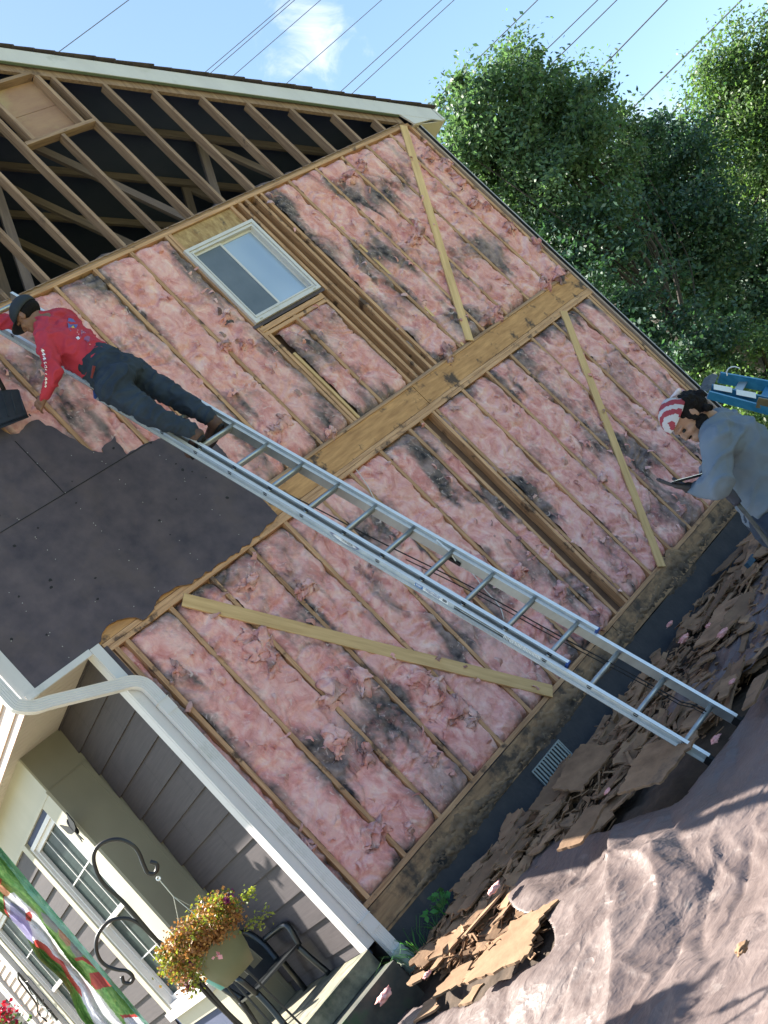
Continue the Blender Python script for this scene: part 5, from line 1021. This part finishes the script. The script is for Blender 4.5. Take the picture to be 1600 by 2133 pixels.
for a_, b_ in ((dp(1585, 842, TS - .2), dp(1760, 1010, TS + .4)),): sbar('rear_brace', a_, b_, .012, .012, BLACK)
# --- tear-off shovel against the wall by the man in red
so_ = empty('tearoff_shovel', tuple(hY(30, 860, -.1)), label='dark flat tear-off shovel resting against the wall at the left edge', cat='shovel')
q = [hY(x, y, -.10 - .02 * k) for k, (x, y) in enumerate([(-30, 815), (38, 808), (61, 863), (0, 884), (-40, 890)])]
SHV = mat('shovel_grey', (.030, .036, .042), (.05, .055, .06), (9, 9, 9), .45, metal=.5)
pl2 = [(p.x, p.z) for p in q]; plate('blade', pl2, -.105, -.100, SHV, so_)
b = MB()
for k in range(4): a = hY(-12 + 17 * k, 822 - 3 * k, -.108); c_ = hY(2 + 16 * k, 872 - 5 * k, -.108); b.tube([a, c_], .005, 5)
b.build('rib', SHV, so_)
b = MB()
for k in range(13): a = hY(61 - k * 5.2, 863 + k * 1.8, -.103); b.box((a.x - .006, -.105, a.z - .018), (a.x + .004, -.101, a.z + .004))
b.build('teeth', SHV, so_); MB().tube([hY(8, 812, -.105), hY(-14, 770, -.12), hY(-260, 420, -.5)], .018, 8).build('handle', BLACK, so_, True)

# ================================================================ PEOPLE
def caps(b, p0, r0, p1, r1, n=14, e=(1, 1), ax=None):
    """closed tapered capsule"""
    p0, p1 = V(*p0), V(*p1); z = (p1 - p0); L_ = z.length; z.normalize(); m = frame(p0, z, ax or (V(1, 0, 0) if abs(z.x) < .8 else V(0, 1, 0))); rings = []
    for k in range(1, 5): a = -PI / 2 + PI / 2 * k / 4; rings.append((r0 * math.sin(a), r0 * math.cos(a)))
    for k in range(0, 4): a = PI / 2 * k / 4; rings.append((L_ + r1 * math.sin(a), r1 * math.cos(a)))
    vs = [m @ V(0, 0, -r0)]
    for zz, r_ in rings: vs += [m @ V(r_ * e[0] * math.cos(2 * PI * j / n), r_ * e[1] * math.sin(2 * PI * j / n), zz) for j in range(n)]
    vs.append(m @ V(0, 0, L_ + r1)); fs = [(0, 1 + (j + 1) % n, 1 + j) for j in range(n)]; k = len(rings)
    for i in range(k - 1): fs += [(1 + i * n + j, 1 + i * n + (j + 1) % n, 1 + (i + 1) * n + (j + 1) % n, 1 + (i + 1) * n + j) for j in range(n)]
    fs += [(1 + (k - 1) * n + j, 1 + (k - 1) * n + (j + 1) % n, len(vs) - 1) for j in range(n)]
    b.add(vs, fs)
def elp(b, M_, n=14):
    vs = [M_ @ V(0, 0, 1)]; fs = []
    for i in range(1, n):
        for j in range(n): th = PI * i / n; ph = 2 * PI * j / n; vs.append(M_ @ V(math.sin(th) * math.cos(ph), math.sin(th) * math.sin(ph), math.cos(th)))
    vs.append(M_ @ V(0, 0, -1)); fs = [(0, 1 + j, 1 + (j + 1) % n) for j in range(n)]
    for i in range(n - 2): fs += [(1 + i * n + j, 1 + (i + 1) * n + j, 1 + (i + 1) * n + (j + 1) % n, 1 + i * n + (j + 1) % n) for j in range(n)]
    fs += [(len(vs) - 1, 1 + (n - 2) * n + (j + 1) % n, 1 + (n - 2) * n + j) for j in range(n)]; b.add(vs, fs)
def fuse(name, b, vox, sm, m, par=None, fold_=None):
    """merge the shapes in b into one continuous skin"""
    me = bpy.data.meshes.new('tmp'); me.from_pydata(b.v, [], b.f); t = bpy.data.objects.new('tmp', me); COL.objects.link(t)
    bm = bmesh.new(); bm.from_mesh(me); bmesh.ops.recalc_face_normals(bm, faces=bm.faces); bm.to_mesh(me); bm.free()
    r_ = t.modifiers.new('r', 'REMESH'); r_.mode = 'VOXEL'; r_.voxel_size = vox; s_ = t.modifiers.new('s', 'SMOOTH'); s_.iterations = sm; s_.factor = .5
    dg = bpy.context.evaluated_depsgraph_get(); out = bpy.data.meshes.new_from_object(t.evaluated_get(dg)); bpy.data.objects.remove(t); out.name = name
    if fold_:
        out.update(); ns = [v.normal.copy() for v in out.vertices]
        for v, n_ in zip(out.vertices, ns): v.co += n_ * fold_(v.co)
    out.materials.clear(); return link(name, out, m, par, True)
def basis(z, x):      # columns x, y, z
    z = z.normalized(); x = (x - z * x.dot(z)).normalized(); return x, z.cross(x), z
def headparts(b, c_, upv, fwd, s_=1., beard=False):
    f_, l_, u_ = None, None, upv.normalized(); f_ = (fwd - u_ * fwd.dot(u_)).normalized(); l_ = u_.cross(f_)
    def E(off, r_, tilt=0):
        M_ = Matrix((f_ * r_[0] * s_, l_ * r_[1] * s_, u_ * r_[2] * s_)).transposed().to_4x4(); M_.translation = c_ + (f_ * off[0] + l_ * off[1] + u_ * off[2]) * s_; elp(b, M_)
    E((-.012, 0, .022), (.096, .075, .088)); E((.022, 0, -.035), (.068, .060, .072)); E((.048, 0, -.085), (.040, .040, .028))      # skull, face, chin
    E((.092, 0, -.022), (.018, .013, .022)); E((.100, 0, -.034), (.014, .015, .010))                                                  # nose
    E((.078, 0, .012), (.018, .050, .012)); E((.080, 0, -.062), (.014, .024, .007)); E((.078, 0, -.072), (.013, .021, .007))           # brow, lips
    for k in (-1, 1): E((-.005, k * .074, -.012), (.020, .010, .032)); E((.060, k * .038, -.032), (.022, .022, .022))                   # ears, cheeks
    return f_, l_, u_, E
def eyes(par, c_, f_, l_, u_, s_=1.):
    for k in (-1, 1):
        b = MB(); M_ = Matrix((f_ * .011, l_ * .013, u_ * .008)).transposed().to_4x4(); M_.translation = c_ + (f_ * .080 + l_ * k * .030 + u_ * -.006) * s_; elp(b, M_, 8); b.build('eye', BLACK, par, True)
def hand(b, w_, d, pn, side, curl=.5, s_=1., spread=.12, thumb=.6):
    """w_ wrist, d direction of the fingers, pn palm normal (the way the palm faces); five separate fingers"""
    d = d.normalized(); pn = (pn - d * pn.dot(d)).normalized(); a = d.cross(pn) * side
    caps(b, w_, .024 * s_, w_ + d * .03, .026 * s_)
    for k in (-1.5, -.5, .5, 1.5): caps(b, w_ + d * .015 + a * k * .010 * s_, .015 * s_, w_ + d * .082 * s_ + a * k * .0195 * s_, .0125 * s_)
    for k, ln in ((-1.5, .060), (-.5, .074), (.5, .080), (1.5, .072)):
        p = w_ + d * .084 * s_ + a * k * .0205 * s_; dd = (d + a * k * spread * .6).normalized(); r_ = .0092 * s_; cu = curl * random.uniform(.8, 1.2)
        for sg in (.44, .32, .24):
            dd = (dd * math.cos(cu) + pn * math.sin(cu)).normalized(); q_ = p + dd * ln * sg * s_; caps(b, p, r_, q_, r_ * .92, 8); p = q_; r_ *= .92
    p = w_ + d * .022 * s_ + a * .026 * s_; dd = (d * .75 + a * .75 + pn * thumb).normalized()
    for ln, r_ in ((.038, .0125), (.030, .0105), (.024, .0095)): q_ = p + dd * ln * s_; caps(b, p, r_ * s_, q_, r_ * .93 * s_, 8); p = q_; dd = (dd + d * .35 + pn * .15).normalized()
SKIN1 = mat('skin_brown', (.17, .085, .055), (.24, .125, .08), (12, 12, 12), .5, .1, spec=.4); SKIN2 = mat('skin_tan', (.26, .145, .10), (.34, .20, .14), (12, 12, 12), .5, .1, spec=.4)
HAIR = mat('black_hair', (.004, .004, .005), (.012, .010, .010), (80, 80, 80), .8, .8, spec=.15)
RSH = mat('red_shirt', (.34, .018, .04), (.44, .035, .065), (4, 4, 4), .85, .3, bsc=(60, 60, 60), bdist=.002); DEN = mat('dark_denim', (.008, .017, .034), (.022, .038, .062), (7, 7, 7), .85, .4, bsc=(120, 120, 120), bdist=.002); CAPM = mat('navy_cap', (.010, .016, .024), (.018, .026, .036), (9, 9, 9), .8); BOOT = mat('brown_boot', (.055, .028, .022), (.10, .055, .04), (14, 14, 14), .7, .4)
def foldf(amp, sc, seed):
    return lambda p: amp * (.6 * noise.noise((p.x * sc, p.y * sc, p.z * sc * .55 + seed)) + .9 * (max(0, 1 - abs(noise.noise((p.x * sc * .8 + 3, p.y * sc * .8, p.z * sc * 1.3 + seed))) * 4)) - .35)

# --- the man in red
RV = V(.772, -.636, 0)
pr = empty('person', tuple(dp(420, 900, 7.6)), label='person in red long sleeved shirt, dark jeans and cap standing on the aluminium ladder', cat='person')
hc = dp(57, 656, 7.86); nk = dp(97, 668, 7.84); shL = dp(95, 708, 7.66); shR = dp(140, 668, 8.0); chs = dp(135, 712, 7.82); ab = dp(185, 742, 7.78); wst = dp(212, 762, 7.74); pel = dp(240, 780, 7.72)
hpL = dp(232, 808, 7.62); hpR = dp(266, 772, 7.86); knL = dp(325, 868, 7.55); knR = dp(365, 826, 7.80); anL = dp(398, 897, 7.58); anR = dp(437, 870, 7.74)
elL = dp(113, 776, 7.55); wrL = dp(92, 829, 7.62); elR = dp(42, 672, 8.05); wrR = dp(-45, 668, 8.0)
upr = (nk - pel).normalized(); fd = (-RV * .9 + V(FW.x, FW.y, 0) * .34 + V(0, 0, -.16)).normalized(); hup = V(0, .05, 1) - RV * .16
b = MB(); f_, l_, u_, E = headparts(b, hc, hup, fd, 1.05)
caps(b, hc - u_ * .05 - f_ * .02, .052, nk, .058); caps(b, nk, .055, chs, .10); caps(b, chs, .10, pel, .11); 
for p, q, r0, r1 in ((nk, shL, .06, .05), (nk, shR, .06, .05), (shL, elL, .048, .038), (elL, wrL, .036, .026), (shR, elR, .048, .038), (elR, wrR, .036, .026), (hpL, knL, .085, .058), (knL, anL, .052, .036), (hpR, knR, .085, .058), (knR, anR, .052, .036), (pel, hpL, .1, .09), (pel, hpR, .1, .09)): caps(b, p, r0, q, r1)
hand(b, wrL, (dp(80, 846, 7.66) - wrL), V(.3, .9, 0), -1, .55, 1.0); hand(b, wrR, dp(-75, 660, 8.0) - wrR, V(0, .9, -.3), 1, .5, 1.)
body = fuse('body', b, .0062, 3, SKIN1, pr); eyes(body, hc, f_, l_, u_, 1.05)
b = MB(); by = (shR - shL).normalized()
caps(b, shL + (chs - shL) * .25, .098, ab + (hpL - hpR) * .13, .115); caps(b, shR + (chs - shR) * .25, .098, ab + (hpR - hpL) * .13, .115); caps(b, chs, .15, wst, .142); caps(b, nk + (chs - nk) * .25, .080, chs, .14); caps(b, ab, .14, pel, .138)
caps(b, nk + (hc - nk) * .12, .066, nk + (chs - nk) * .3, .09)
for s_, e_, w_ in ((shL, elL, wrL), (shR, elR, wrR)): caps(b, s_, .076, e_, .062); caps(b, e_, .061, w_ + (e_ - w_) * .10, .044); caps(b, nk + (s_ - nk) * .3, .08, s_, .074)
shirt = fuse('shirt', b, .010, 4, RSH, pr, foldf(.019, 11, 3))
b = MB()
caps(b, wst, .160, pel, .156); caps(b, pel + (hpL - hpR) * .12 , .140, hpL, .118); caps(b, pel + (hpR - hpL) * .12, .140, hpR, .118); gl = -V(0, 1, 0) * .05
caps(b, pel + gl + (hpL - hpR) * .22 - upr * .06, .112, hpL - upr * .03 + gl * .5, .108); caps(b, pel + gl + (hpR - hpL) * .22 - upr * .06, .112, hpR - upr * .03 + gl * .5, .108)
for h_, k_, a_ in ((hpL, knL, anL), (hpR, knR, anR)): caps(b, h_, .110, k_, .082); caps(b, k_, .080, a_ + (k_ - a_) * .02, .062)
fuse('jeans', b, .010, 3, DEN, pr, foldf(.014, 12, 7))
for a_, px_, t_ in ((anL, (417, 917), 7.60), (anR, (456, 893), 7.76)):
    b = MB(); s_ = dp(*px_, t_); caps(b, a_ - (a_ - s_) * .1, .050, s_ + V(0, .0, .03), .046); caps(b, s_ + V(0, -.03, .03), .044, s_ + V(-.01, .17, .03), .040); caps(b, s_ + V(0, .05, .04), .042, s_ + V(-.01, .18, .03), .040); fuse('boot', b, .008, 3, BOOT, pr)
    m = frame(s_ + V(-.005, .07, -.018), (0, 0, 1), (0, 1, 0)); MB().prism([(.14 * math.cos(t) , .046 * math.sin(t)) for t in [k * PI / 8 for k in range(16)]], m, .018).build('boot_sole', BLACK, pr)
# cap
b = MB(); M_ = Matrix((f_ * .118, l_ * .096, u_ * .096)).transposed().to_4x4(); M_.translation = hc + u_ * .040 - f_ * .012
vs, fs = [], []; n = 18
for i in range(9):
    th = PI / 2 * i / 8 * 1.18
    for j in range(n): vs.append(M_ @ V(math.sin(th) * math.cos(2 * PI * j / n), math.sin(th) * math.sin(2 * PI * j / n), math.cos(th)))
fs = [(i * n + j, (i + 1) * n + j, (i + 1) * n + (j + 1) % n, i * n + (j + 1) % n) for i in range(8) for j in range(n)]; cpo = MB().add(vs, fs).build('cap', CAPM, pr, True); md = cpo.modifiers.new('s', 'SOLIDIFY'); md.thickness = .006
vs = []; 
for i in range(6):
    for j in range(11): a = -1.05 + 2.1 * j / 10; r_ = .085 + .085 * i / 5 * math.cos(a * .75); vs.append(hc + u_ * (.036 - .030 * (i / 5) ** 1.2 - .020 * abs(math.sin(a)) ** 2) + f_ * (r_ * math.cos(a)) + l_ * (r_ * math.sin(a) * (.95)))
brm = meshnp('cap_brim', vs, gridf(6, 11), CAPM, cpo, True); md = brm.modifiers.new('s', 'SOLIDIFY'); md.thickness = .005
b = MB(); M_ = Matrix((f_ * .092, l_ * .082, u_ * .07)).transposed().to_4x4(); M_.translation = hc - f_ * .030 + u_ * .0; elp(b, M_); b.build('hair', HAIR, pr, True)
def decal(o, c_, mesh_fn, mt, name, par, off=.003, n_=V(0, -1, 0)):
    pass
def onto(o, pts, dirv_, off=.004):
    bm = bmesh.new(); bm.from_mesh(o.data); bm.transform(o.matrix_world); t = BVHTree.FromBMesh(bm); out = []
    for p in pts:
        h = t.find_nearest(p); out.append(h[0] + h[1] * off if h[0] else p)
    bm.free(); return out
def patch(o, polys, t, mt, name, par, off=.004):
    """print on cloth: small picture-space outlines laid onto the surface they are printed on"""
    bm = bmesh.new(); bm.from_mesh(o.data); tr_ = BVHTree.FromBMesh(bm); bm.free(); b = MB()
    for pl_ in polys:
        vs = []
        for x, y in pl_:
            d = ray(x, y).normalized(); h = tr_.ray_cast(CAM, d); 
            if h[0] is None: vs = []; break
            vs.append(h[0] - d * off)
        if len(vs) > 2: b.add(vs, [tuple(range(len(vs)))])
    if b.v: return b.build(name, mt, par)
PRW = solid('print_white', (.75, .75, .78)); PRB = solid('print_blue', (.10, .12, .34)); PRY = solid('print_yellow', (.75, .50, .12)); PRP = solid('print_pink', (.62, .32, .38)); PRV = solid('print_violet', (.26, .09, .20))
rr = random.Random(5); sl2 = []; pth = [(88, 728), (91, 738), (93, 750), (95, 762), (96, 774), (96, 786), (96, 796), (95, 806)]
for i in range(20):
    k = i / 19 * (len(pth) - 1); a = int(min(k, len(pth) - 2)); x = pth[a][0] + (pth[a + 1][0] - pth[a][0]) * (k - a); y = pth[a][1] + (pth[a + 1][1] - pth[a][1]) * (k - a); w_ = 4.2 - .09 * i
    sl2.append([(x - w_, y - 1.8), (x + w_ * .6, y - 2.8), (x + w_, y - .4), (x - w_ * .4, y + 1.4)]) if i % 2 else sl2.append([(x - w_ * .8, y - 1.6), (x - w_ * .1, y - 1.6), (x + w_ * .9, y + .8), (x, y + 1)])
patch(shirt, sl2, 0, PRW, 'sleeve_lettering', shirt)
patch(shirt, [[(143, 662), (152, 664), (162, 676), (158, 684), (152, 676), (148, 690), (143, 684), (141, 672)]], 0, PRB, 'back_print', shirt); patch(shirt, [[(148, 679), (153, 678), (156, 683), (151, 685)]], 0, PRY, 'back_print', shirt); patch(shirt, [[(158, 703), (163, 700), (167, 705), (162, 708)]], 0, PRW, 'back_print', shirt)
q = []
for i in range(26): x = rr.uniform(160, 188); y = 684 + (x - 160) * .75 + rr.uniform(-8, 14); q.append([(x, y), (x + rr.uniform(1, 3), y + rr.uniform(-1, 1)), (x + rr.uniform(1, 3), y + rr.uniform(1, 3)), (x, y + 1.5)])
patch(shirt, q[:14], 0, PRP, 'back_print', shirt); patch(shirt, [[(168, 688), (176, 690), (188, 702), (186, 712), (176, 708), (170, 698)]] , 0, PRV, 'back_print', shirt, .003)
b = MB(); m = frame(dp(196, 762, 7.56), (dp(190, 790, 7.56) - dp(196, 762, 7.56)), V(1, 0, 0)); MB().box((-.008, -.006, 0), (.008, .006, .045), m).box((-.006, -.005, .045), (.006, .005, .085), m).build('pocket_knife', mat('red_leather', (.18, .03, .03)), pr)

# --- the man in grey
pg = empty('person', tuple(dp(1660, 1110, 5.6)), label='person in grey long sleeved shirt and striped bandana looking down at a phone', cat='person')
T = 5.6
hc = dp(1428, 868, T); upg = (dp(1378, 850, T) - hc).normalized(); fdg = (dp(1424, 930, T - .03) - hc).normalized()
nk = dp(1492, 886, T + .02); shN = dp(1496, 925, T - .17); shF = dp(1526, 888, T + .20); chs = dp(1538, 928, T + .02); ab = dp(1574, 1000, T); pel = dp(1618, 1068, T); hpN = dp(1625, 1098, T - .12); hpF = dp(1655, 1066, T + .12)
elN = dp(1497, 1010, T - .26); wrN = dp(1447, 1018, T - .12); elF = dp(1530, 985, T + .28); wrF = dp(1472, 985, T + .14)
dwn_ = V(0, 0, -1); knN = hpN + V(-.06, .02, -.44); knF = hpF + V(-.04, .02, -.44); anN = V(knN.x + .05, knN.y, -.60); anF = V(knF.x + .05, knF.y + .03, -.60)
b = MB(); f_, l_, u_, E = headparts(b, hc, upg, fdg, 1.05)
E((.070, 0, -.078), (.030, .038, .034)); caps(b, hc - u_ * .06 - f_ * .025, .060, nk, .064); caps(b, nk, .055, chs, .10); caps(b, chs, .11, pel, .12)
for p, q_, r0, r1 in ((nk, shN, .045, .045), (nk, shF, .045, .045), (shN, elN, .052, .04), (elN, wrN, .038, .027), (shF, elF, .052, .04), (elF, wrF, .038, .027), (pel, hpN, .11, .09), (pel, hpF, .11, .09), (hpN, knN, .09, .06), (hpF, knF, .09, .06), (knN, anN, .055, .04), (knF, anF, .055, .04)): caps(b, p, r0, q_, r1)
body = fuse('body', b, .0062, 3, SKIN2, pg); eyes(body, hc, f_, l_, u_, 1.05)
GLV = mat('dark_glove', (.018, .018, .022), (.04, .04, .046), (20, 20, 20), .7, .4)
b = MB(); hd = dp(1404, 1011, T - .10) - wrN; caps(b, wrN - hd.normalized() * .04, .033, wrN, .030); hand(b, wrN, hd, V(0, 0, 1) + RV * .0, 1, .12, 1.12, .05, .3); fuse('glove', b, .0045, 2, GLV, pg)
b = MB(); hd = dp(1458, 1000, T + .04) - wrF; caps(b, wrF - hd.normalized() * .05, .034, wrF, .030); hand(b, wrF, hd, V(-.5, -.3, -.4), -1, .55, 1.08); fuse('glove', b, .0045, 2, GLV, pg)
GSH = mat('grey_shirt', (.095, .128, .165), (.13, .168, .21), (3, 3, 3), .9, .3, bsc=(150, 150, 150), bdist=.001, spot=(.15, .185, .225), sthr=.62, ssc=2.2, swid=.15)
b = MB(); bk = (dp(1600, 940, T) - dp(1560, 985, T)).normalized()
caps(b, nk + (chs - nk) * .22, .084, chs, .148); caps(b, chs, .156, ab, .150); caps(b, ab, .150, pel - (pel - ab) * .2, .160); caps(b, nk + (chs - nk) * .1, .076, nk + (chs - nk) * .4, .10); caps(b, ab - bk * .06, .11, dp(1588, 1052, T - .1), .075)
for s_, e_, w_, r_ in ((shN, elN, wrN, 1), (shF, elF, wrF, 1)): caps(b, s_, .080, e_, .066); caps(b, e_, .064, w_ + (e_ - w_) * .10, .050); caps(b, nk + (s_ - nk) * .3, .088, s_, .080); caps(b, s_, .084, chs, .11)
gs = fuse('shirt', b, .010, 5, GSH, pg, foldf(.018, 9, 21))
b = MB(); caps(b, pel, .165, hpN, .125); caps(b, pel, .165, hpF, .125)
for h_, k_, a_ in ((hpN, knN, anN), (hpF, knF, anF)): caps(b, h_, .118, k_, .088); caps(b, k_, .086, a_, .07)
fuse('jeans', b, .012, 3, DEN, pg, foldf(.014, 12, 7))
for a_ in (anN, anF):
    b = MB(); caps(b, a_, .055, a_ + V(0, 0, -.04), .05); caps(b, a_ + V(0, 0, -.05), .045, a_ + V(-.13, .10, -.055), .04); fuse('boot', b, .01, 3, BOOT, pg)
# curly hair and beard
b = MB()
def E2(bb, off, r_): M_ = Matrix((f_ * r_[0], l_ * r_[1], u_ * r_[2])).transposed().to_4x4(); M_.translation = hc + f_ * off[0] + l_ * off[1] + u_ * off[2]; elp(bb, M_)
E2(b, (-.040, 0, .012), (.085, .088, .078)); E2(b, (-.075, 0, -.03), (.055, .078, .06)); E2(b, (-.02, .0, .03), (.085, .090, .07))
for i in range(46): a = rr.uniform(0, 6.28); c_ = rr.uniform(-.09, .05); E2(b, (-.055 - .05 * math.cos(a) * rr.random(), .080 * math.sin(a), c_), (.018, .018, .018))
for i in range(14): E2(b, (-.10 - rr.uniform(0, .03), rr.uniform(-.05, .05), rr.uniform(-.04, .04)), (.022, .018, .026))
for k in (-1, 1): E2(b, (.01, k * .074, -.01), (.02, .012, .05))
fuse('hair', b, .006, 1, HAIR, pg, lambda p: .006 * noise.noise(p * 60))
b = MB(); E2(b, (.055, 0, -.105), (.045, .046, .030)); 
for k in (-1, 1): E2(b, (.018, k * .060, -.072), (.045, .018, .034))
E2(b, (.094, 0, -.052), (.010, .026, .006)); fuse('beard', b, .005, 1, HAIR, pg, lambda p: .003 * noise.noise(p * 90))
# striped bandana: a cloth cap in bands of red and white, knotted behind
STR = bpy.data.materials.new('striped_cloth'); STR.use_nodes = True; t = STR.node_tree; N = t.nodes; L = t.links; a_ = N.new('ShaderNodeAttribute'); a_.attribute_name = 'tone'; cr = N.new('ShaderNodeValToRGB'); cr.color_ramp.interpolation = 'CONSTANT'; cr.color_ramp.elements[0].color = (.24, .03, .045, 1); cr.color_ramp.elements[1].position = .5; cr.color_ramp.elements[1].color = (.40, .39, .40, 1); L.new(a_.outputs['Fac'], cr.inputs[0]); L.new(cr.outputs[0], N['Principled BSDF'].inputs['Base Color']); N['Principled BSDF'].inputs['Roughness'].default_value = .85
vs = []; tn = []; n = 64; kk = 26
for i in range(kk):
    th = 1.42 * i / (kk - 1)
    for j in range(n):
        ph = 2 * PI * j / n; d = f_ * math.sin(th) * math.cos(ph) * .108 + l_ * math.sin(th) * math.sin(ph) * .092 + u_ * math.cos(th) * .098
        p = hc + f_ * -.000 + u_ * .030 + d * (1 + .035 * noise.noise((th * 4, math.cos(ph) * 3, math.sin(ph) * 3))); vs.append(p); s_ = (p - hc).dot(f_ * .8 + u_ * .25 + l_ * .5) * 52 + 1.6 * noise.noise(p * 9); tn.append(1 if math.sin(s_ * 2.6) > .12 else 0)
fs = [(i * n + j, (i + 1) * n + j, (i + 1) * n + (j + 1) % n, i * n + (j + 1) % n) for i in range(kk - 1) for j in range(n)]
keep = [q_ for q_ in fs if (sum((V(*vs[k]) for k in q_), V(0, 0, 0)) / 4 - hc).dot(f_) > -.045]
bd_ = meshnp('bandana', vs, keep, STR, pg, True, tn); md = bd_.modifiers.new('s', 'SOLIDIFY'); md.thickness = .006; md.offset = 1
b = MB(); c0_ = hc - f_ * .118 + u_ * .055 - l_ * .0
for k in range(2): caps(b, hc - f_ * .045 + u_ * (.098 + .012 * k) - l_ * (.05 - .03 * k), .010, c0_ + u_ * (.015 - .05 * k), .014)
kn_ = fuse('bandana_tie', b, .005, 1, solid('tie_cloth', (.68, .58, .58)), bd_)
# phone in the gloved palm
pc = dp(1432, 997, T - .13); px_ = (dp(1462, 987, T - .12) - dp(1402, 1003, T - .14)).normalized(); up_ = (V(0, 0, 1) * 1 + (CAM - pc).normalized() * .13).normalized(); yy_ = up_.cross(px_).normalized(); zz_ = px_.cross(yy_).normalized(); m = Matrix((px_, yy_, zz_)).transposed().to_4x4(); m.translation = pc
ph_ = MB().box((-.078, -.038, -.005), (.078, .038, .004), m).build('phone', BLACK); tag(ph_, 'phone with a bright screen in the gloved hand of the person in grey', 'phone'); scm = bpy.data.materials.new('phone_screen'); scm.use_nodes = True; e_ = scm.node_tree.nodes['Principled BSDF']; e_.inputs['Base Color'].default_value = (.5, .6, .6, 1); e_.inputs['Emission Color'].default_value = (.75, .9, .88, 1); e_.inputs['Emission Strength'].default_value = .35; MB().box((-.072, -.034, .0042), (.072, .034, .0052), m).build('screen', scm, ph_)
# pry bar under the arm
pb_ = empty('pry_bar', tuple(dp(1600, 1140, 5.3)), label='long pry bar with black grip hanging below the arm of the person in grey', cat='pry bar')
MB().tube(spline([dp(1500, 1005, 5.42), dp(1518, 1026, 5.42), dp(1538, 1050, 5.41)], 5), [.020, .024, .026, .028, .027, .028, .029, .028, .026, .025, .022], 10).build('grip', mat('navy_grip', (.010, .014, .03), (.02, .026, .05), (30, 30, 30), .6, .5), pb_, True)
MB().tube([dp(1536, 1048, 5.41), dp(1572, 1092, 5.39), dp(1610, 1145, 5.36), dp(1690, 1290, 5.3)], [.011, .011, .012, .013], 8).build('bar', mat('worn_steel', (.012, .012, .012), (.09, .09, .08), (60, 60, 20), .7, .4), pb_, True)
MB().prism([(-.03, 0), (.03, 0), (.045, .14), (-.045, .14)], frame(dp(1690, 1290, 5.3), (0, -1, .2), (1, 0, 0)) @ Matrix.Rotation(PI, 4, 'Z'), .01).build('blade', mat('steel_blade', (.1, .1, .1), (.2, .2, .2), (30, 30, 30), .5, metal=.6), pb_)

# every shard its own label: those described alike are told apart by their order along the wall
bylab = {}
for o in SC.objects:
    if o.get('category') == 'board piece': bylab.setdefault(o['label'], []).append(o)
on = ['leftmost', 'second from left', 'third from left', 'fourth from left', 'fifth from left', 'sixth from left', 'seventh from left', 'eighth from left', 'ninth from left', 'tenth from left']
for l, os_ in bylab.items():
    if len(os_) > 1:
        os_.sort(key=lambda o: o.location.x)
        for k, o in enumerate(os_[:10]): o['label'] = on[k] + ' ' + l
